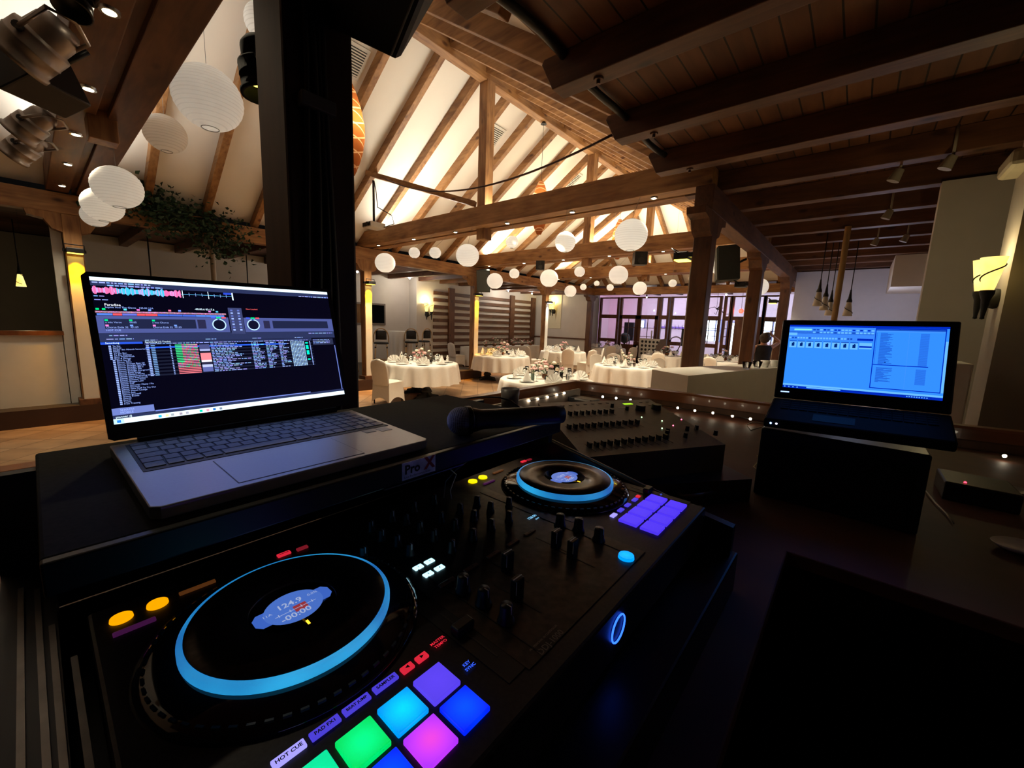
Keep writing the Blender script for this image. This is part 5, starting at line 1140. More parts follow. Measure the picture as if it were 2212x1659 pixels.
# controller: y runs to the user's right, x towards the user
Z = 1.376
BODY = mat('controller_panel', (.022, .020, .024), .42, .3, var=.35, scale=220); GLOSS = mat('glossy_black', (.006, .006, .008), .08, coat=.4); RUB = mat('black_knob_rubber', (.012, .012, .014), .4, var=.2)
dj = thing('dj_controller', 'black two-deck DJ controller with lit jog rings and coloured pads', 'dj controller', (-.42, .43, 1.285))
part(MB().box(-.645, -.190, .010, .850, 1.30, Z), 'body', BODY, dj, .004)
part(MB().box(-.60, -.215, .30, .60, Z, Z + .0012), 'mixer_panel', mat('mixer_plate', (.050, .042, .036), .35, .4, var=.45, scale=90), dj)
for yy in (.325, .575):
    part(MB().box(-.56, -.22, yy - .0008, yy + .0008, Z, Z + .002), 'panel_seam', BLACK, dj)
RINGM, nt, b = nm('jog_ring_light')
tc = nt.nodes.new('ShaderNodeTexCoord'); gr = nt.nodes.new('ShaderNodeTexNoise'); gr.inputs['Scale'].default_value = 9; cr = nt.nodes.new('ShaderNodeValToRGB')
cr.color_ramp.elements[0].position = .35; cr.color_ramp.elements[0].color = (.008, .09, .42, 1); cr.color_ramp.elements[1].position = .72; cr.color_ramp.elements[1].color = (.03, .50, 1.0, 1)
nt.links.new(tc.outputs['Object'], gr.inputs['Vector']); nt.links.new(gr.outputs['Fac'], cr.inputs[0]); nt.links.new(cr.outputs[0], b.inputs['Emission Color']); b.inputs['Emission Strength'].default_value = .62
VINYL = mat('jog_platter_metal', (.060, .052, .048), .28, .5, var=.4, scale=160)
DISP = screenmat('jog_display', .55)
def jog(cx, cy, txt):
    zt = 1.400; T = Matrix.Translation((cx, cy, 0))
    j = part(MB().lathe([(.141, Z), (.139, Z + .004), (.128, Z + .009), (.110, Z + .012), (.1055, Z + .013)], 72, T), 'jog_wheel', GLOSS, dj)
    part(MB().lathe([(.1045, Z + .010), (.1060, Z + .011), (.1062, zt - .004), (.1045, zt - .0012), (.1005, zt - .0012)], 96, T, cap=False), 'light_ring', RINGM, j)
    part(MB().lathe([(.1006, zt - .002), (.1000, zt), (.045, zt - .0004), (.0445, zt - .004)], 96, T, cap=False), 'platter', VINYL, j)
    part(MB().lathe([(.0445, zt - .0036), (.043, zt - .004), (0, zt - .004)], 60, T), 'display_glass', GLOSS, j)
    d = MB(); zz = zt - .0034; n = 40; B_ = (.10, .24, .85)
    # round window with a wing on each side, clipped by the bezel
    pts_ = []
    for k in range(n):
        a = 2 * PI * k / n; pts_.append((cx + .028 * math.cos(a), cy + .031 * math.sin(a), zz))
    d.add(pts_, [tuple(range(n))], B_)
    for s in (-1, 1):
        d.add([(cx - .013, cy + s * .018, zz - .0001), (cx - .013, cy + s * .036, zz - .0001), (cx - .006, cy + s * .0415, zz - .0001), (cx + .006, cy + s * .0415, zz - .0001), (cx + .013, cy + s * .036, zz - .0001), (cx + .013, cy + s * .018, zz - .0001)], [(0, 1, 2, 3, 4, 5)], (.07, .19, .80))
    W = (.55, .66, 1.0)
    d.text(txt, .0125, (cx - .004, cy - .016, zz + .0002), (0, 1, 0), (-1, 0, 0), W, offset=.0002)
    d.text('-00:00', .0125, (cx + .019, cy - .019, zz + .0002), (0, 1, 0), (-1, 0, 0), W, offset=.0002)
    d.text('11A', .006, (cx - .002, cy - .032, zz + .0002), (0, 1, 0), (-1, 0, 0), W); d.text('0.0%', .006, (cx - .006, cy + .018, zz + .0002), (0, 1, 0), (-1, 0, 0), W)
    for k in range(4): d.box(cx + .003, cx + .0075, cy - .018 + .012 * k - .0004, cy - .018 + .012 * k + .0004, zz + .0001, zz + .0003, W)
    d.box(cx + .0055, cx + .006, cy - .022, cy + .022, zz + .0001, zz + .0003, W)
    d.box(cx - .0, cx + .012, cy - .002, cy + .012, zz + .00005, zz + .0001, (.45, .05, .06))
    part(d, 'display', DISP, j)
    part(MB().box(cx + .0335, cx + .0405, cy - .0012, cy + .0012, zt - .0035, zt - .0028), 'playhead_mark', emis('orange_mark', (1.0, .48, .02), 2.5), j)
    pk = MB()
    for k in range(60):
        a = 2 * PI * k / 60; pk.obox((cx + .1315 * math.cos(a), cy + .1315 * math.sin(a), Z + .008), (.0012 * math.cos(a), .0012 * math.sin(a), 0), (-.0035 * math.sin(a), .0035 * math.cos(a), 0), (0, 0, .0012))
    part(pk, 'rim_ridges', RUB, j)
jog(-.458, .167, '124.9'); jog(-.456, .734, '124.9')
def padmat(name, c0, c1, s=1.0):
    m, nt, b = nm(name); tc = nt.nodes.new('ShaderNodeTexCoord'); g = nt.nodes.new('ShaderNodeVectorMath'); g.operation = 'LENGTH'; mr = nt.nodes.new('ShaderNodeMapRange'); mr.inputs['From Max'].default_value = .021
    cr = nt.nodes.new('ShaderNodeValToRGB'); cr.color_ramp.elements[0].color = (*c0, 1); cr.color_ramp.elements[1].color = (*c1, 1)
    nt.links.new(tc.outputs['Object'], g.inputs[0]); nt.links.new(g.outputs['Value'], mr.inputs['Value']); nt.links.new(mr.outputs[0], cr.inputs[0]); nt.links.new(cr.outputs[0], b.inputs['Emission Color'])
    b.inputs['Emission Strength'].default_value = s; b.inputs['Base Color'].default_value = (*[c * .2 for c in c1], 1); b.inputs['Roughness'].default_value = .4
    return m
PM = {'violet': padmat('pad_violet', (.10, .05, .80), (.085, .045, .72)), 'cyan': padmat('pad_cyan', (.0, .72, .95), (.0, .27, .80)), 'green': padmat('pad_green', (.0, .95, .30), (.0, .62, .10)),
      'blue': padmat('pad_blue', (.0, .09, 1.0), (.0, .015, .90)), 'magenta': padmat('pad_magenta', (.85, .06, .62), (.40, .03, .95)), 'teal': padmat('pad_teal', (.0, .80, .35), (.0, .65, .28)), 'rviolet': padmat('pad_right_violet', (.075, .035, .80), (.065, .03, .74))}
PADN = {'rviolet': 'violet'}
def pad(x, y, wx, wy, key):
    mb = MB().box(-wx / 2, wx / 2, -wy / 2, wy / 2, -.002, .0045); o = mb.build('performance_pad', PM[key], dj, .0012)
    o.location = Vector((x, y, Z)) - Vector(dj.location); o['label'] = '%s backlit pad' % PADN.get(key, key); return o
for i, (y, k1, k2) in enumerate([(.2255, 'violet', 'blue'), (.1865, 'cyan', 'magenta'), (.1475, 'green', 'blue'), (.1085, 'teal', 'blue')]):
    pad(-.272, y, .034, .0325, k1); pad(-.232, y, .034, .0325, k2)
for y in (.807, .766, .725, .684): pad(-.276, y, .035, .035, 'rviolet'); pad(-.236, y, .033, .035, 'rviolet')
VB = emis('violet_button', (.075, .05, .72), .8); VBR = emis('bright_lilac_button', (.36, .32, 1.0), 1.0); REDL = emis('red_button', (.75, .02, .045), .8); ORB = emis('amber_button', (1.0, .37, .0), 1.0)
YB = emis('yellow_button', (1.0, .78, .0), 1.0); DIMO = emis('dim_orange_button', (.09, .028, .006), .7); PUR = emis('dim_purple_button', (.05, .007, .05), .7); WB = emis('ice_button', (.45, .85, 1.0), 1.6); BLB = padmat('blue_round', (.0, .50, 1.0), (.0, .12, 1.0), 1.2)
def button(x, y, wx, wy, m, txt=None, size=.006, tm=BLACK, h=.003, name='button'):
    o = MB().box(-wx / 2, wx / 2, -wy / 2, wy / 2, 0, h).build(name, m, dj, .0008); o.location = Vector((x, y, Z)) - Vector(dj.location)
    if txt:
        t_ = MB().text(txt, size, (size * .36, 0, h + .0002), (0, 1, 0), (-1, 0, 0), align='CENTER', offset=.00015).build('button_text', tm, o); t_.location = (0, 0, 0)
    return o
for (y, tx_) in [(.192, 'SAMPLER'), (.162, 'BEAT JUMP'), (.133, 'PAD FX1'), (.1035, 'HOT CUE')]: button(-.309, y, .0085, .0255, VBR if tx_ == 'HOT CUE' else VB, tx_, .0048 if len(tx_) < 8 else .0041)
for (u, v, m) in [(1321, 1113, VBR), (1340, 1103, VB), (1352, 1091, VB), (1366, 1079, VB)]: q = onz(u, v, Z); button(-.309, q.y, .0085, .017, m, None)
for i, (y, c_) in enumerate([(.2165, 'L'), (.2345, 'R')]):
    o = button(-.308, y, .0085, .0135, REDL, None); s = -1 if c_ == 'L' else 1
    MB().add([(-.0022, -s * .0018, .0033), (.0022, -s * .0018, .0033), (0, s * .0025, .0033)], [(0, 1, 2)]).build('arrow_mark', BLACK, o)
def label_text(txt, size, x, y, m, name='panel_text'):
    return part(MB().text(txt, size, (x, y, Z + .0018), (0, 1, 0), (-1, 0, 0), align='CENTER', offset=.0001), name, m, dj)
label_text('MASTER', .0052, -.312, .260, REDL); label_text('TEMPO', .0052, -.306, .260, REDL)
BLT = emis('blue_text', (.03, .10, .85), 1.2)
label_text('KEY', .0052, -.266, .261, BLT); label_text('SYNC', .0052, -.260, .261, BLT)
GREYT = mat('grey_print', (.20, .18, .16), .5)
label_text('DDJ-1000', .011, -.216, .345, GREYT); label_text('PROFESSIONAL DJ CONTROLLER', .0035, -.228, .345, GREYT)
q = onz(1383, 1069, Z); label_text('MASTER', .0045, -.311, .797, REDL); label_text('TEMPO', .0045, -.306, .797, REDL); label_text('KEY', .005, -.277, .842, BLT)
for u, v in ((1376, 1073), (1391, 1058)): q = onz(u, v, Z); button(-.311, q.y, .008, .010, REDL)
for (x, y, m) in [(-.606, .036, ORB), (-.607, .068, ORB), (-.614, .606, YB), (-.615, .639, YB)]:
    o = MB().cyl((0, 0, 0), (0, 0, .003), .0105, .0100, 28).build('round_button', m, dj); o.location = Vector((x, y, Z)) - Vector(dj.location)
button(-.609, .108, .006, .038, DIMO); button(-.577, .044, .007, .036, PUR); button(-.614, .690, .006, .034, DIMO); button(-.585, .628, .006, .034, PUR)
button(-.610, .212, .008, .018, REDL, 'QUANTIZE', .0025); button(-.607, .237, .007, .016, emis('dim_red_button', (.22, .01, .02), .7)); button(-.617, .791, .008, .018, REDL); button(-.615, .812, .007, .016, emis('dim_red_button_b', (.22, .01, .02), .7))
for (x, y) in [(-.4395, .328), (-.4395, .348), (-.4165, .328), (-.4165, .348)]: button(x, y, .009, .0145, WB, '1234'[[(-.4395, .328), (-.4395, .348), (-.4165, .328), (-.4165, .348)].index((x, y))], .005)
CUE = mat('cue_button_plastic', (.23, .12, .07), .4)
for y in (.334, .380, .427, .473, .518): button(-.384, y, .007, .026, CUE, 'CUE', .0042)
o = MB().cyl((0, 0, 0), (0, 0, .006), .0125, .0115, 32).build('round_button', BLB, dj, .0); o.location = Vector((-.230, .563, Z)) - Vector(dj.location)
for u, v in [(1146, 1121), (1160, 1115)]:
    pass
q = onz(1150, 1121, Z); part(MB().text('128.00', .009, (q.x, q.y - .01, Z + .002), (0, 1, 0), (-1, 0, 0)).text('BEAT', .0045, (q.x + .009, q.y, Z + .002), (0, 1, 0), (-1, 0, 0)), 'beat_display', emis('ice_text', (.25, .65, 1.0), 1.2), dj)
q = onz(1227, 1117, Z); o = MB().box(-.018, .018, -.012, .012, 0, .0006).build('touch_pad', mat('touch_pad', (.10, .13, .2), .3), dj); o.location = Vector((q.x, q.y, Z)) - Vector(dj.location)
# knobs (tips measured), white pointer line on each
WHT = mat('white_pointer', (.75, .78, .85), .4)
KN = [(846, 1103), (801, 1124), (824, 1143), (877, 1110), (907, 1126), (858, 1154), (885, 1173), (937, 1143), (976, 1167), (952, 1106), (983, 1121), (1022, 1143), (994, 1088), (1024, 1103), (1062, 1122), (1031, 1072), (1060, 1084), (1100, 1105), (1100, 1075), (894, 1084), (937, 1068), (1001, 1243), (1045, 1270), (1094, 1305), (1211, 1111), (1251, 1120), (1295, 1140), (785, 1180)]
for (u, v) in KN:
    big = v > 1200 or u > 1200; zt = Z + (.024 if big else .021); q = onz(u, v, zt); r = .0088 if big else .0062
    M = Matrix.Translation((q.x, q.y, 0))
    part(MB().lathe([(r * 1.25, Z), (r * 1.2, Z + .004), (r, Z + .006), (r * .86, zt - .001), (r * .8, zt), (0, zt)], 20, M), 'knob', RUB, dj)
    a = random.uniform(-.5, .5); k_ = dj.children[-1]
    part(MB().box(q.x + r * .1, q.x + r * .84, q.y - .0006, q.y + .0006, zt - .0002, zt + .0004).box(q.x + r * .80, q.x + r * .93, q.y - .0006, q.y + .0006, Z + .010, zt), 'pointer', WHT, k_)
FAD = mat('fader_cap', (.015, .015, .017), .35)
sl_ = [(.352, -.345, -.285), (.402, -.36, -.28), (.452, -.36, -.28), (.500, -.36, -.28)]
for i, ((u, v), h_) in enumerate(zip([(1097, 1192), (1203, 1145), (1238, 1165), (1118, 1248)], (.03, .03, .03, .03))):
    q = onz(u, v, Z + h_); part(MB().box(q.x - .040, q.x + .040, q.y - .0010, q.y + .0010, Z, Z + .0016), 'fader_slot', BLACK, dj)
    f_ = part(MB().box(q.x - .0055, q.x + .0055, q.y - .0085, q.y + .0085, Z, Z + h_), 'fader_cap', FAD, dj, .0015)
    part(MB().box(q.x - .0008, q.x + .0008, q.y - .0085, q.y + .0085, Z + h_, Z + h_ + .0006).box(q.x + .0054, q.x + .006, q.y - .0088, q.y - .0080, Z + .012, Z + h_), 'fader_line', WHT, f_)
for y0 in (.290, .835):       # tempo slider wells
    part(MB().box(-.375, -.22, y0 - .016, y0 + .016, Z + .0001, Z + .0009), 'tempo_well', BLACK, dj)
    part(MB().box(-.345, -.25, y0 - .001, y0 + .001, Z + .0008, Z + .0014), 'tempo_slot', mat('slot_%d' % int(y0 * 1000), (.03, .03, .03), .3), dj)
    part(MB().box(-.312, -.298, y0 - .013, y0 + .013, Z + .001, Z + .012), 'tempo_slider', FAD, dj, .002)
part(MB().tube([(-.188, .455 + .018 * math.cos(a), 1.345 + .018 * math.sin(a)) for a in [2 * PI * i / 28 for i in range(29)]], .0012, 6), 'jack_ring', emis('jack_blue', (.02, .10, 1.0), 3.0), dj)

# ------------------------------------------------------------------ screens
def scr_quad(mb, O, r, d, n, W, Hh, u0, v0, u1, v1, col, k=0):
    P = lambda u, v: O + r * (u * W) + d * (v * Hh) + n * (.00012 * (k + 1))
    mb.quad(P(u0, v0), P(u0, v1), P(u1, v1), P(u1, v0), col)
def scr_text(mb, O, r, d, n, W, Hh, u, v, txt, size, col, k=3):
    mb.text(txt, size, O + r * (u * W) + d * (v * Hh) + n * (.00012 * (k + 1)), r, -d, col)
def dashes(q, rnd, u0, v0, u1, v1, rows, col, wmin=.5, h=.45, k=2):
    dv = (v1 - v0) / rows
    for i in range(rows):
        u = u0; end = u0 + (u1 - u0) * rnd.uniform(wmin, 1)
        while u < end:
            w = rnd.uniform(.006, .022); q(u, v0 + dv * (i + .5 - h / 2), min(u + w, end), v0 + dv * (i + .5 + h / 2), tuple(c * rnd.uniform(.6, 1.1) for c in col), k); u += w + .004
# laptop one
r1 = Vector((-.012, 1, .016)).normalized(); up1 = Vector((-.258, -.017, .966)); up1 = (up1 - r1 * up1.dot(r1)).normalized(); n1 = r1.cross(up1); 
if n1.dot(Vector((1, 0, 0))) < 0: n1 = -n1
GREY = mat('laptop_aluminium', (.36, .36, .38), .38, .55, var=.03, scale=300)
L1 = thing('laptop', 'large grey laptop on the shelf showing DJ software', 'laptop', (-.64, .23, 1.522))
DKZ = 1.538
part(MB().poly([(-.505, .058, DKZ - .014), (-.513, .066, DKZ - .014), (-.79, .060, DKZ - .014), (-.79, .418, DKZ - .014), (-.515, .405, DKZ - .014), (-.506, .396, DKZ - .014)][::1] if False else [(-.503, .066, DKZ - .014), (-.510, .058, DKZ - .014), (-.785, .055, DKZ - .014), (-.785, .417, DKZ - .014), (-.517, .402, DKZ - .014), (-.509, .394, DKZ - .014)], (0, 0, .014)), 'base', GREY, L1, .0015)
kb = part(MB().box(-.772, -.628, .070, .402, DKZ + .0001, DKZ + .0006), 'keyboard_tray', mat('keyboard_tray', (.05, .05, .06), .6), L1)
KEYM = mat('key_plastic', (.30, .31, .35), .55, var=.05); KEYD = mat('dark_key_plastic', (.15, .16, .20), .5); LEG = mat('key_legend', (.55, .57, .62), .5)
rows = [([.9] * 18, .015), ([1] * 13 + [1.7] + [.95] * 4, .0235), ([1.5] + [1] * 12 + [1.2] + [.95] * 4, .0235), ([1.75] + [1] * 12 + [.95] + [.95] * 4, .0235), ([1.3] + [1] * 11 + [2.4] + [.95] * 4, .0235), ([1.2, 1, 1.1, 1.2, 5.2, 1.2, 1.2, 1, 1, 1] + [.95] * 3, .0235)]
xk = -.770
for ri, (ws, hh) in enumerate(rows):
    tot = sum(ws); y = .0725; sc = (.327) / tot
    for ki, w in enumerate(ws):
        y1 = y + w * sc; g = .0012
        k_ = part(MB().box(xk + g, xk + hh - g, y + g, y1 - g, DKZ + .0005, DKZ + .0019), 'key', KEYD if (ri == 5 and ki < 4) or ri == 0 or ki >= len(ws) - 4 else KEYM, L1, .0006)
        if ri == 0 or (ki % 3 == 0): part(MB().box(xk + hh * .45, xk + hh * .52, (y + y1) / 2 - .003, (y + y1) / 2 + .003, DKZ + .0019, DKZ + .0021), 'key_legend', LEG, k_)
        y = y1
    xk += hh
part(MB().box(-.618, -.516, .136, .292, DKZ + .0001, DKZ + .0003), 'touchpad', mat('touchpad_edge', (.07, .07, .09), .5), L1)
part(MB().box(-.617, -.517, .137, .291, DKZ + .0003, DKZ + .0005), 'touchpad', GREY, L1)
part(MB().box(-.625, -.600, .372, .392, DKZ + .0001, DKZ + .0005), 'sticker', mat('pale_sticker', (.55, .55, .50), .5), L1); part(MB().box(-.625, -.608, .348, .366, DKZ + .0001, DKZ + .0005), 'sticker', mat('white_black_sticker', (.38, .38, .36), .5), L1)
O1 = Vector((-.849, .059, 1.774)); W1, H1 = .345, .2156
HL = Vector((-.786, .055, 1.541)); lidh = .243
lid = MB()
A = O1 - r1 * .008 + up1 * .007; B = O1 + r1 * (W1 + .008) + up1 * .007; dn = -up1 * (H1 + .030); th = -n1 * .006
lid.add([A + r1 * .006, A - up1 * .006, A + dn + up1 * .004, A + dn + r1 * .006, B + dn - r1 * .006, B + dn + up1 * .004, B - up1 * .006, B - r1 * .006] + [p + th for p in (A + r1 * .006, A - up1 * .006, A + dn + up1 * .004, A + dn + r1 * .006, B + dn - r1 * .006, B + dn + up1 * .004, B - up1 * .006, B - r1 * .006)],
        [tuple(range(8)), tuple(range(15, 7, -1))] + [(i, 8 + i, 8 + (i + 1) % 8, (i + 1) % 8) for i in range(8)])
part(lid, 'lid', BLACK, L1); part(MB().cyl(HL + r1 * .03 + Vector((0, 0, -.003)), HL + r1 * .33 + Vector((0, 0, -.003)), .006, .006, 12), 'hinge', BLACKM, L1)
S = MB(); rnd = random.Random(21)
q = lambda u0, v0, u1, v1, c, k=0: scr_quad(S, O1, r1, -up1, n1, W1, H1, u0, v0, u1, v1, c, k)
tx = lambda u, v, t_, s_, c: scr_text(S, O1, r1, -up1, n1, W1, H1, u, v, t_, s_, c)
WH = (.85, 1.1, 1.25); BG = (.020, .028, .085); PN = (.065, .085, .27); BK = (.001, .001, .006); TX = (.30, .42, .95)
q(0, 0, 1, 1, BK); q(0, .001, 1, .026, WH, 1); q(0, .028, 1, .06, BG, 1)
dashes(q, rnd, .005, .030, .19, .045, 1, TX, 1, .6); dashes(q, rnd, .05, .047, .24, .062, 1, TX, .9, .6); dashes(q, rnd, .83, .05, 1, .065, 1, TX, .9, .5)
for i in range(150):
    u = .002 + i * .00195; a = .026 * (.45 + .55 * abs(math.sin(i * .37) * math.cos(i * .11))) + rnd.uniform(0, .006)
    c = ((1.0, .16, .42) if (i % 150) < 38 or i > 118 else (.06, .55, .85)); c = (.62, .36, .80) if rnd.random() < .25 else c
    q(u, .091 - a, u + .0018, .091 + a * .95, c, 2)
q(.295, .0895, .505, .092, (.12, .55, .95), 2)
for i in range(9): q(.30 + i * .025, .078 if i % 4 else .062, .3014 + i * .025 + (.001 if i % 4 == 0 else 0), .104 if i % 4 else .120, WH if i % 4 == 0 else TX, 3)
q(.465, .062, .505, .078, (.02, .06, .6), 2); q(.503, .06, .5055, .122, WH, 3)
for v in (.125, .15): dashes(q, rnd, .004, v, .05, v + .012, 1, TX, .6)
tx(.031, .197, 'Paradise', .0052, (1, 1.05, 1.2)); tx(.031, .212, 'Sophie And The Giants   125.00 11A', .0036, TX); tx(.337, .211, '-00:00.6 03:17.6', .0042, WH); tx(.553, .198, 'Not Loaded', .0038, (.9, .12, .12))
for (u, c) in [(.003, (0, .8, .2)), (.022, (0, .8, .2)), (.088, (.1, .7, .9)), (.130, (.8, .15, .6)), (.168, (.15, .3, .9)), (.238, (.9, .15, .3)), (.274, (.15, .25, .9)), (.39, (.7, .2, .7)), (.42, (.1, .5, .8))]: q(u, .214, u + .010, .226, c, 3)
q(.0, .232, .462, .245, (.25, .12, .12), 1)
for i in range(90): q(.002 + i * .0051, .238 - rnd.uniform(.002, .006), .0062 + i * .0051, .238 + rnd.uniform(.002, .006), (rnd.uniform(.3, .7), rnd.uniform(.15, .3), rnd.uniform(.3, .6)), 2)
u = .004
while u < .45: w = rnd.uniform(.015, .05); q(u, .248, u + w, .262, rnd.choice([(.05, .12, .6), (.12, .15, .65), (.9, .08, .10), (.08, .2, .7), (.25, .12, .5)]), 2); u += w + .001
q(0, .265, .468, .385, PN, 1); q(.473, .185, .533, .40, (.04, .05, .14), 1); q(.535, .265, 1, .385, PN, 1); q(0, .387, 1, .445, BG, 1)
q(.022, .286, .333, .355, (.012, .016, .05), 2); q(.669, .289, .970, .355, (.012, .016, .05), 2); q(.340, .286, .372, .355, (.02, .02, .06), 2); q(.625, .289, .655, .355, (.02, .02, .06), 2)
for (u, v, c) in [(.024, .290, (0, .75, .25)), (.1, .290, (0, .75, .25)), (.175, .290, (0, .75, .25)), (.024, .326, (.85, .2, .6)), (.1, .326, (.15, .3, .9)), (.175, .326, (.85, .2, .6)), (.25, .326, (.15, .3, .9))]: q(u, v, u + .010, v + .012, c, 3)
for (u, v, t_) in [(.025, .316, 'a mix Verse'), (.1, .316, '00:05'), (.175, .316, 'a mix Chorus'), (.025, .350, 'Chorus Ende 32'), (.1, .350, '-01:09'), (.175, .350, 'Chorus Ende 32'), (.25, .350, '-01:05'), (.024, .371, 'HOT CUE')]: tx(u, v, t_, .0036, TX)
for (u, v, cen) in [(.426, .324, 1), (.576, .325, 0)]:
    P = lambda a, rr: O1 + r1 * (u * W1 + rr * math.cos(a)) - up1 * (v * H1 + rr * math.sin(a)) + n1 * .0006
    n_ = 36
    for k in range(n_):
        a0, a1 = 2 * PI * k / n_, 2 * PI * (k + 1) / n_
        S.quad(P(a0, .0085), P(a0, .0100), P(a1, .0100), P(a1, .0085), (.5, .8, 1.1) if k not in (26, 27) else (.02, .1, .4)); S.add([P(0, 0), P(a0, .0080), P(a1, .0080)], [(0, 1, 2)], (.004, .005, .02))
    for j, c in enumerate([(.05, .1, .8), (0, .75, .25), (.9, .08, .1)]): q(u - .03 + j * .022, .262, u - .012 + j * .022, .273, c, 3)
tx(.411, .330, '124.9', .0052, WH)
for i in range(8):
    for j in (.482, .512): q(j, .20 + i * .023, j + .010, .212 + i * .023, TX if i % 2 else (.10, .14, .45), 3)
dashes(q, rnd, .03, .395, .09, .408, 1, TX, .9); dashes(q, rnd, .02, .42, .11, .432, 1, TX, .9); dashes(q, rnd, .85, .395, .99, .408, 1, TX, .9)
for u in (.14, .36, .56, .77): dashes(q, rnd, u, .432, u + .045, .444, 1, TX, .9)
q(0, .447, .131, .462, (.02, .08, .62), 2); tx(.014, .4585, 'Sammlung', .0036, WH)
tr = ['To Do', 'Genres', 'Lieder des Abends bewerten', 'MyDJ', 'To Do Ben', 'To Do Stephan', 'Slow Waltz/Walk', 'Best & Dinner', 'Slow Set 80', 'Dinner Nice', 'Dinner Groups Best Of', 'Dinner Stranger Soul 80', 'Dinner Stranger 80s 2', 'Dinner Stranger 90s', 'Dinner Stranger Evergreens', 'Dinner Rock Songs', 'Dinner Modern Funky', 'Dinner Deutschsprachig House', 'Dinner New Pop House', 'Dinner Summer Wine', 'Dinner Reggae Latin', 'Dinner Pop', 'Dinner Acoustic / Rainy / Pia', 'Dinner Deutsch', 'Dinner New Stuff To Try Out', 'Dinner House Lounge', 'Dinner Jazz', 'Dinner genreoff', 'Guests Events', 'Sounds', 'Events', 'Tester', 'Freie Trauung']
for i, t_ in enumerate(tr):
    v = .470 + i * .0124; ind = .034 if i < 8 else .040
    q(ind - .012, v, ind - .004, v + .008, TX, 2); tx(ind, v + .009, t_, .0031, TX)
q(.136, .447, .86, .470, BG, 2); tx(.139, .456, 'Sammlung (12 Tracks)', .0034, WH); dashes(q, rnd, .142, .459, .84, .469, 1, TX, 1, .5, 3)
q(.138, .486, .722, .497, (.02, .10, .72), 2)
for i in range(18):
    v = .472 + i * .0125
    if i % 2: q(.136, v, .86, v + .0125, (.008, .010, .025), 1)
    q(.140, v + .002, .150, v + .010, TX, 3); q(.156, v + .002, .170, v + .009, (.15, .3, .6), 3); q(.221, v + .003, .226, v + .009, TX, 3)
    for j in range(28):
        c = rnd.choice([(.9, .15, .25), (.85, .25, .3), (.1, .75, .3), (.5, .2, .5)]) if i < 14 else (.85, .18, .22)
        if j < 8 and i < 11: c = (.05, .75, .25)
        q(.240 + j * .003, v + .003, .243 + j * .003, v + .0095, c, 3)
    dashes(q, rnd, .376, v, .545, v + .0125, 1, TX, .4, .5, 3); dashes(q, rnd, .55, v, .61, v + .0125, 1, (.15, .7, .8) if i == 1 else TX, .5, .5, 3); dashes(q, rnd, .618, v, .675, v + .0125, 1, TX, .3, .5, 3); dashes(q, rnd, .682, v, .735, v + .0125, 1, TX, .1, .5, 3)
    for j in range(9): q(.742 + j * .0085, v + .002, .748 + j * .0085, v + .010, (.3, .5, .9) if (i + j) % 3 else (.5, .75, 1.0), 3)
    if i in (1, 3, 4, 5, 7, 8, 9, 13): q(.822, v, .836, v + .0122, (0, .85, .55), 3)
    q(.845, v + .002, .850, v + .010, TX, 3)
for (v0, v1, c) in [(.478, .515, (.06, .07, .20)), (.515, .530, (.35, .4, .7)), (.545, .60, (.85, .22, .26)), (.60, .615, (.8, .75, .9)), (.615, .635, (.02, .02, .05)), (.635, .655, (.45, .5, .75)), (.655, .69, (.10, .12, .35))]: q(.330, v0, .371, v1, c, 3)
q(.865, .455, .985, .512, (.02, .025, .06), 2); dashes(q, rnd, .868, .458, .98, .50, 3, TX, .8, .4, 3)
q(.988, .52, .993, .950, (.12, .17, .5), 2); q(.135, .938, .805, .946, (.16, .22, .62), 2); q(0, .895, .133, .942, (.14, .19, .50), 2); tx(.024, .917, 'SEARCH', .0042, TX); tx(.024, .935, 'MOBILE', .0042, TX); q(0, .945, 1, .964, BG, 1); tx(.008, .961, 'pioneer dj', .0042, WH)
q(0, .966, 1, 1, WH, 2); q(.010, .975, .022, .993, (.02, .2, .7), 4); q(0, .968, .032, .998, (.5, .8, 1.1), 3); tx(.062, .990, 'Suchen', .0040, (.45, .55, .6))
for (u, c) in [(.147, (.02, .45, .75)), (.171, (1.0, .8, .35)), (.190, (.35, .4, .45)), (.220, (.35, .3, .4)), (.243, (.4, .4, .5)), (.295, (0, .7, .5)), (.321, (.8, .3, .4)), (.347, (.02, .15, .55)), (.373, (.2, .25, .35))]: q(u - .005, .976, u + .006, .993, c, 4)
part(S, 'screen', screenmat('laptop_screen', 1.15), L1)
light('AREA', 'laptop_screen_glow', O1 + r1 * (W1 / 2) - up1 * (H1 / 2) + n1 * .004, .13, (.16, .28, 1.0), W1 * .9, O1 + r1 * (W1 / 2) - up1 * (H1 / 2) + n1, size_y=H1 * .9)

# microphone
MG = mat('mic_grille', (.16, .16, .20), .5, .2, var=.5, scale=900, bump=.8)
mc = onz(996, 909, 1.548)
t = thing('microphone', 'handheld microphone with a round mesh head lying on the shelf', 'microphone', mc)
e = onz(1172, 897, 1.548); ax = (e - mc).normalized(); T = Matrix.Translation(mc) @ ax.to_track_quat('Z', 'Y').to_matrix().to_4x4(); Lm = .215
part(MB().ball(mc, .0255, 36, 24), 'grille_head', MG, t)
wm = MB()
for k in range(-8, 9):
    z = k * .0029; rr = math.sqrt(max(1e-6, .0257 ** 2 - z * z)); wm.tube([T @ Vector((rr * math.cos(a), rr * math.sin(a), z)) for a in [2 * PI * i / 40 for i in range(41)]], .0004, 4)
for k in range(26):
    a0 = PI * k / 26; wm.tube([T @ Vector((.0257 * math.cos(b) * math.cos(a0), .0257 * math.cos(b) * math.sin(a0), .0257 * math.sin(b))) for b in [2 * PI * i / 32 for i in range(33)]], .0003, 4)
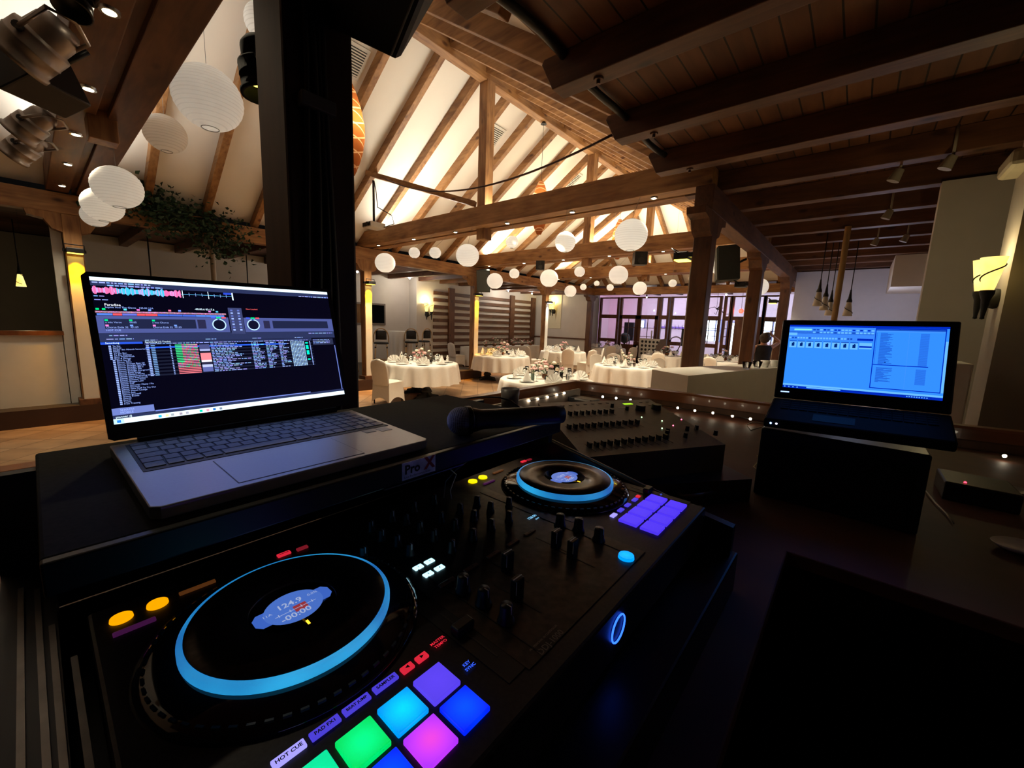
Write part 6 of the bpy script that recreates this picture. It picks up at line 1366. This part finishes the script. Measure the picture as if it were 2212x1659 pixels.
part(wm, 'grille_wire', mat('grille_wire', (.55, .55, .66), .4, .3), t)
part(MB().lathe([(.0262, .008), (.0268, .010), (.0268, .016), (.0262, .018)], 36, T), 'collar', BLACKM, t)
part(MB().lathe([(.0235, .016), (.0225, .026), (.019, .040), (.0185, .08), (.0190, Lm - .02), (.0185, Lm), (0, Lm)], 28, T), 'handle', mat('mic_handle', (.022, .022, .024), .45), t)
# folded black bag, cup and cable on the counter behind the shelf
bx = thing('folded_black_cloth', 'black folded cloth heap behind the microphone on the counter', 'cloth', (-.95, .95, 1.2))
g = MB(); g.sm = True; N = 22; rnd = random.Random(4)
P = []
for i in range(N + 1):
    for j in range(N + 1):
        u, v = i / N, j / N; e_ = min(1, 6 * min(u, 1 - u, v, 1 - v)); x = -1.42 + .55 * u; y = .45 + .92 * v
        hh = .10 + .12 * math.sin(PI * u) * (.6 + .4 * math.sin(3 * v + 1)) + .012 * math.sin(17 * u + 9 * v) + .010 * math.sin(23 * v - 6 * u)
        P.append((x, y, 1.201 + hh * e_ ** .6))
g.add(P, [(i * (N + 1) + j, (i + 1) * (N + 1) + j, (i + 1) * (N + 1) + j + 1, i * (N + 1) + j + 1) for i in range(N) for j in range(N)])
part(g, 'cloth', mat('black_cloth', (.010, .009, .009), .95, var=.3, scale=40), bx)
cp = onz(1101, 882, 1.30); cp = atd(1101, 880, 1.72)
t = thing('tumbler', 'frosted glass tumbler on the counter behind the microphone', 'glass', (cp.x, cp.y, cp.z))
part(MB().lathe([(.036, 0), (.040, .082), (.0375, .082), (.0335, .005), (0, .005)], 28, Matrix.Translation((cp.x, cp.y, cp.z - .0))), 'glass', mat('frosted_glass', (.30, .27, .25), .35, trans=.35), t)
if cp.z > 1.21: part(MB().cyl((cp.x, cp.y, 1.2), (cp.x, cp.y, cp.z), .06, .06, 20), 'coaster_block', BLACK, t)
gc = [atd(975, 872, 1.25), atd(1000, 862, 1.3), atd(1040, 857, 1.35), atd(1075, 858, 1.4), atd(1105, 866, 1.4), atd(1122, 880, 1.35)]
tag(MB().tube(gc, .0028, 6).build('thin_cable', mat('grey_cable', (.12, .10, .09), .5)), 'thin dark cable arching over the black cloth behind the microphone', 'cable')
cb = [onx(975, 985, -.50) + Vector((0, 0, 0)), onz(968, 1010, 1.44), onz(985, 1025, 1.41), onz(972, 1060, 1.385), onz(975, 1078, 1.38)]
cb2 = [onx(1012, 975, -.50), onz(1010, 995, 1.45), onz(985, 1015, 1.42), onz(962, 1040, 1.39), onz(958, 1076, 1.38)]
tag(MB().tube(cb, .0016, 6).tube(cb2, .0016, 6).build('twin_cable', mat('pale_cable', (.30, .32, .38), .5)), 'pale twisted twin cable hanging between shelf and controller', 'cable')

# ------------------------------------------------------------------ lighting desk on its rack case
FLm, FRm, BLm, BRm = Vector((-.545, .975, 1.362)), Vector((-.285, 1.435, 1.362)), Vector((-.985, 1.345, 1.402)), Vector((-.70, 1.83, 1.402))
nM = (FRm - FLm).cross(BLm - FLm).normalized(); nM = nM if nM.z > 0 else -nM
def onM(u, v, h=0.0):
    d = ray(u, v); o = Vector((0, 0, H)); c = FLm + nM * h; return o + d * ((c - o).dot(nM) / d.dot(nM))
uM = (FRm - FLm).normalized(); vM = nM.cross(uM).normalized()
ld = thing('mixing_desk', 'charcoal mixing desk with three rows of faders, beside the controller', 'mixing desk', (-.63, 1.4, 1.27))
MX = mat('desk_panel', (.085, .072, .060), .5, .2, var=.15, scale=60)
part(MB().add([FLm, FRm, BRm, BLm] + [Vector((p.x, p.y, 1.275)) for p in (FLm, FRm, BRm, BLm)], [(0, 1, 2, 3), (7, 6, 5, 4), (0, 4, 5, 1), (1, 5, 6, 2), (2, 6, 7, 3), (3, 7, 4, 0)]), 'body', MX, ld)
def mfader(u, v, dlen=.032):
    p = onM(u, v); part(MB().obox(p - vM * .006 + nM * .0004, uM * .0010, vM * dlen, nM * .0005), 'fader_slot', BLACK, ld)
    f_ = part(MB().obox(p + nM * .008, uM * .0050, vM * .0085, nM * .008), 'fader_cap', FAD, ld)
    part(MB().obox(p + nM * .0163, uM * .0050, vM * .0008, nM * .0003), 'fader_line', mat('fader_grey', (.14, .13, .12), .5) if not bpy.data.materials.get('fader_grey') else bpy.data.materials['fader_grey'], f_)
for i in range(12): t_ = i / 11; mfader(1273 + 164 * t_, 966 - 18 * t_)
for i in range(12): t_ = i / 11; mfader(1229 + 147 * t_, 926 - 11 * t_)
for i in range(8): t_ = i / 7; mfader(1231 + 90 * t_, 897 - 5 * t_, .026)
LCD = emis('lcd_green', (.42, .90, .02), 1.0)
p = onM(1356, 873); part(MB().obox(p + nM * .001, uM * .022, vM * .008, nM * .001), 'display', LCD, ld)
for (u, v) in ((1383, 886), (1417, 884)):
    p = onM(u, v); part(MB().cyl(p, p + nM * .022, .021, .019, 28), 'dial', RUB, ld)
for (u, v) in ((1322, 880), (1354, 886), (1442, 935), (1480, 945), (1484, 930), (1504, 928), (1545, 940), (1440, 940)):
    p = onM(u, v); part(MB().cyl(p, p + nM * .017, .0075, .0065, 16), 'knob', RUB, ld)
bt = [(1200 + 16 * i, 878 - 1.0 * i) for i in range(8)] + [(1172 + 12 * i, 884 - i) for i in range(3)] + [(1176 + 12 * i, 890 - i) for i in range(3)] + [(1182 + 12 * i, 896 - i) for i in range(2)] + [(1384, 870), (1398, 869), (1404, 876), (1390, 877), (1414, 874), (1214, 892)]
for (u, v) in bt: p = onM(u, v); part(MB().obox(p + nM * .001, uM * .006, vM * .004, nM * .0012), 'button', BLACK, ld)
for (u, v, c) in [(1386, 902, 'g'), (1430, 910, 'g'), (1430, 926, 'g'), (1472, 907, 'r'), (1454, 920, 'r'), (1487, 928, 'w')]:
    p = onM(u, v); part(MB().ball(p + nM * .0015, .0026, 10, 6), 'indicator', bpy.data.materials.get('ind_' + c) or emis('ind_' + c, {'g': (.55, .9, .5), 'r': (1.0, .15, .25), 'w': (1.0, .8, .6)}[c], 3.5), ld)
pr_ = MB(); rnd = random.Random(9)
for i in range(46):
    u, v = rnd.uniform(1215, 1540), rnd.uniform(905, 968)
    p = onM(u, v); pr_.obox(p + nM * .0004, uM * rnd.uniform(.002, .006), vM * .0008, nM * .0002)
part(pr_, 'printed_marks', GREYT, ld)
for (u, v) in ((1449, 892), (1343, 881)): p = onM(u, v); part(MB().obox(p + nM * .0006, uM * .018, vM * .004, nM * .0003), 'label_strip', mat('label_strip_%d' % u, (.35, .32, .28), .5), ld)
rk = thing('rack_case', 'black rack case with a metal handle under the mixing desk', 'case', (-.4, 1.3, 1.2))
a, b_ = FLm + Vector((.02, 0, 0)), FRm + Vector((.09, -.02, 0)); c_, d_ = BRm, BLm
part(MB().add([Vector((p.x, p.y, 1.2)) for p in (a, b_, c_, d_)] + [Vector((p.x, p.y, 1.275)) for p in (a, b_, c_, d_)], [(3, 2, 1, 0), (4, 5, 6, 7), (0, 1, 5, 4), (1, 2, 6, 5), (2, 3, 7, 6), (3, 0, 4, 7)]), 'box', CASEM, rk)
p = a.lerp(b_, .62); nf = Vector((uM.y, -uM.x, 0)).normalized()
hp = [Vector((p.x, p.y, 1.245)) + uM * s * .055 + nf * k for s, k in ((-1, .0), (-1, .022), (1, .022), (1, .0))]
part(MB().tube(hp, .007, 10), 'handle', mat('worn_handle', (.10, .07, .055), .35, .7), rk)

# ------------------------------------------------------------------ smaller laptop
r2 = Vector((.995, .095, .015)).normalized(); up2 = Vector((-.032, .211, .977)); up2 = (up2 - r2 * up2.dot(r2)).normalized(); n2 = r2.cross(up2); n2 = n2 if n2.y < 0 else -n2
O2 = Vector((-.180, 1.681, 1.758)); W2, H2 = .383, .215
DARKKEY = mat('matt_dark_key', (.005, .005, .006), .7, spec=.15)
L2 = thing('laptop', 'black laptop with a bright blue screen at the right, older model', 'laptop', (0, 1.5, 1.44))
A = O2 - r2 * .022 + up2 * .018; B = O2 + r2 * (W2 + .022) + up2 * .018; dn = -up2 * (H2 + .055); th = -n2 * .010
part(MB().add([A, A + dn, B + dn, B, A + th, A + dn + th, B + dn + th, B + th], [(0, 1, 2, 3), (7, 6, 5, 4), (0, 4, 5, 1), (1, 5, 6, 2), (2, 6, 7, 3), (3, 7, 4, 0)]), 'lid', mat('glossy_bezel', (.005, .005, .006), .3), L2, .006)
HB = A + dn; HE = B + dn; fwd = Vector((.0, -.155, -.050)); tk = Vector((0, 0, -.028))
part(MB().add([HB, HB + fwd, HE + fwd, HE, HB + tk, HB + fwd + tk, HE + fwd + tk, HE + tk], [(0, 1, 2, 3), (7, 6, 5, 4), (0, 4, 5, 1), (1, 5, 6, 2), (2, 6, 7, 3), (3, 7, 4, 0)]), 'base', mat('dark_laptop_base', (.004, .004, .005), .7, spec=.15), L2, .006)
kn = (HE - HB).cross(fwd).normalized(); kn = kn if kn.z > 0 else -kn; fu = fwd.normalized(); ru = (HE - HB).normalized()
for ri in range(5):
    for ki in range(15):
        p = HB + ru * (.03 + .0245 * ki + .0125) + fu * (.016 + .0145 * ri) + kn * .001
        part(MB().obox(p, ru * .0105, fu * .0060, kn * .0012), 'key', DARKKEY, L2)
part(MB().obox(HB + ru * .17 + fu * .118 + kn * .0006, ru * .05, fu * .022, kn * .0003), 'touchpad', mat('dark_touchpad', (.008, .008, .009), .5, spec=.2), L2)
for (k, c) in ((.02, (.3, .5, 1.0)), (.035, (.5, .5, .7))): part(MB().ball(HB + fwd + ru * k + Vector((0, -.002, -.012)), .003, 8, 6), 'status_light', emis('led_%d' % int(k * 1000), c, 4), L2)
part(MB().obox(A + dn + r2 * .03 + up2 * .022 + n2 * .001, r2 * .012, up2 * .0018, n2 * .001), 'brand_light', emis('bezel_light', (.35, .5, 1.0), 1.6), L2)
S = MB(); rnd = random.Random(33)
q = lambda u0, v0, u1, v1, c, k=0: scr_quad(S, O2, r2, -up2, n2, W2, H2, u0, v0, u1, v1, c, k)
SB = (.03, .24, 1.0); DB = (.0, .02, .45); LB = (.13, .45, 1.0); MD = (.008, .07, .45); TD_ = (.0, .015, .16)
q(0, 0, 1, 1, SB); q(0, 0, 1, .028, DB, 1); q(0, .03, .575, .235, (.04, .22, .90), 2); q(.035, .058, .16, .084, (.22, .75, .70), 3); q(0, .095, .575, .135, MD, 2)
for v in (.06, .10): 
    for i in range(17): q(.17 + i * .024, v, .188 + i * .024, v + .022, rnd.choice([LB, MD, LB, DB]), 3)
for i in range(22): q(.005 + i * .020, .190, .019 + i * .020, .215, rnd.choice([LB, MD, LB]), 3)
q(.0, .125, .06, .165, LB, 3); q(.47, .19, .57, .222, DB, 3)
for i in range(8):
    u = .012 + i * .0595; q(u, .249, u + .050, .357, LB, 2); q(u, .249, u + .050, .262, MD, 3); q(u + .016, .285, u + .036, .335, TD_, 4); q(u + .024, .275, u + .034, .30, TD_, 4)
q(.487, .252, .566, .345, LB, 2); q(.487, .30, .566, .325, DB, 3)
q(.578, .029, .985, .905, DB, 2); q(.584, .045, .979, .893, SB, 3); q(.584, .045, .979, .065, MD, 4); q(.584, .07, .979, .085, (.05, .26, .9), 4); q(.584, .555, .904, .567, DB, 5); q(.985, .2, 1, .9, LB, 1)
for i in range(40):
    v = .10 + i * .0114; q(.612, v, .612 + rnd.uniform(.02, .085), v + .0065, MD, 5); q(.845, v, .895, v + .008, (.015, .12, .62), 5); q(.588, v, .592, v + .006, MD, 5)
for i in range(19): v = .60 + i * .0114; q(.606, v, .606 + rnd.uniform(.02, .10), v + .0065, MD, 5); q(.838, v, .895, v + .008, (.015, .12, .62), 5)
q(.652, .515, .660, .53, TD_, 6); q(.78, .09, .782, .88, (.05, .25, .92), 5)
q(0, .935, 1, .965, LB, 2); q(0, .962, 1, 1, DB, 3); q(.17, .966, .40, .985, LB, 4); q(.41, .966, .44, .985, (0, .02, .4), 4)
for i in range(9): q(.80 + i * .014, .975, .808 + i * .014, .988, LB, 4)
for i in range(4): q(.01 + i * .03, .975, .02 + i * .03, .99, LB, 4)
part(S, 'screen', screenmat('laptop_screen_blue', 1.0), L2)
light('AREA', 'small_laptop_glow', O2 + r2 * (W2 / 2) - up2 * (H2 / 2) + n2 * .004, .035, (.10, .30, 1.0), W2 * .9, O2 + r2 * (W2 / 2) - up2 * (H2 / 2) + n2, size_y=H2 * .9)
st = thing('equipment_case', 'black equipment case under the smaller laptop', 'case', (.03, 1.62, 1.2))
part(MB().box(-.20, .19, 1.50, 1.72, 1.2, 1.425), 'box', CASEM, st, .006); part(MB().box(-.17, .16, 1.49, 1.499, 1.23, 1.39), 'front_plate', BLACKM, st)
# loose things on the right wing of the desk
t = thing('power_box', 'black box with a tiny red light at the right of the desk', 'box', (.26, 1.5, 1.2)); q_ = onz(2085, 1043, 1.262)
part(MB().box(q_.x - .05, q_.x + .12, q_.y - .03, q_.y + .15, 1.2, 1.262), 'housing', BLACK, t, .005); part(MB().ball((q_.x, q_.y, 1.263), .004, 8, 6), 'red_light', emis('red_dot', (1.0, .04, .08), 4), t)
for (u, v, z, lb, sc) in [(2165, 1062, 1.205, 'dim white oval dish at the right edge, behind the other', (.085, .05)), (2205, 1188, 1.205, 'white oval dish cut off by the right edge', (.06, .045))]:
    p = onz(u, v, z); T = Matrix.Translation((p.x, p.y, 1.2)) @ Matrix.Rotation(.6, 4, 'Z') @ Matrix.Diagonal((sc[0], sc[1], 1, 1))
    tag(MB().lathe([(.5, .001), (.8, .008), (1.0, .018), (.97, .019), (.75, .010), (0, .006)], 36, T).build('dish', CHINA if v > 1100 else mat('dim_dish', (.2, .19, .2), .4)), lb, 'dish')
cw = [onz(u, v, 1.206) for u, v in [(1978, 1010), (1985, 1035), (2000, 1060), (2020, 1085), (2045, 1110), (2060, 1130)]]
tag(MB().tube(cw, .0022, 6).build('white_cable', mat('white_cable', (.4, .38, .36), .5)), 'thin white cable trailing over the brown desk at the right', 'cable')
cy = [onz(u, v, 1.207) for u, v in [(1635, 985), (1650, 990), (1662, 1000), (1660, 1012), (1640, 1018), (1628, 1008), (1640, 995), (1680, 992)]]
tag(MB().tube(cy, .0022, 6).build('yellow_cable', mat('yellow_cable', (.32, .24, .10), .5)), 'small coil of yellowish cable on the desk beside the rack case', 'cable')
cy = [onz(u, v, 1.24) for u, v in [(1655, 915), (1625, 912), (1612, 918), (1622, 930), (1645, 922), (1672, 918)]]
tag(MB().tube(cy, .003, 6).build('white_cable', mat('white_cable_b', (.5, .48, .46), .5)), 'white cable loop left of the smaller laptop', 'cable')
t = thing('phone_dock', 'small flat black device with a pale edge in the corner of the rail', 'device', (-1.3, 2.2, 1.2)); p = onz(1255, 858, 1.235)
part(MB().box(p.x - .10, p.x + .12, p.y - .05, p.y + .05, 1.2, 1.235), 'body', BLACK, t, .004); part(MB().box(p.x - .02, p.x + .10, p.y - .052, p.y - .050, 1.222, 1.233), 'edge', mat('pale_edge', (.5, .48, .45), .4), t)
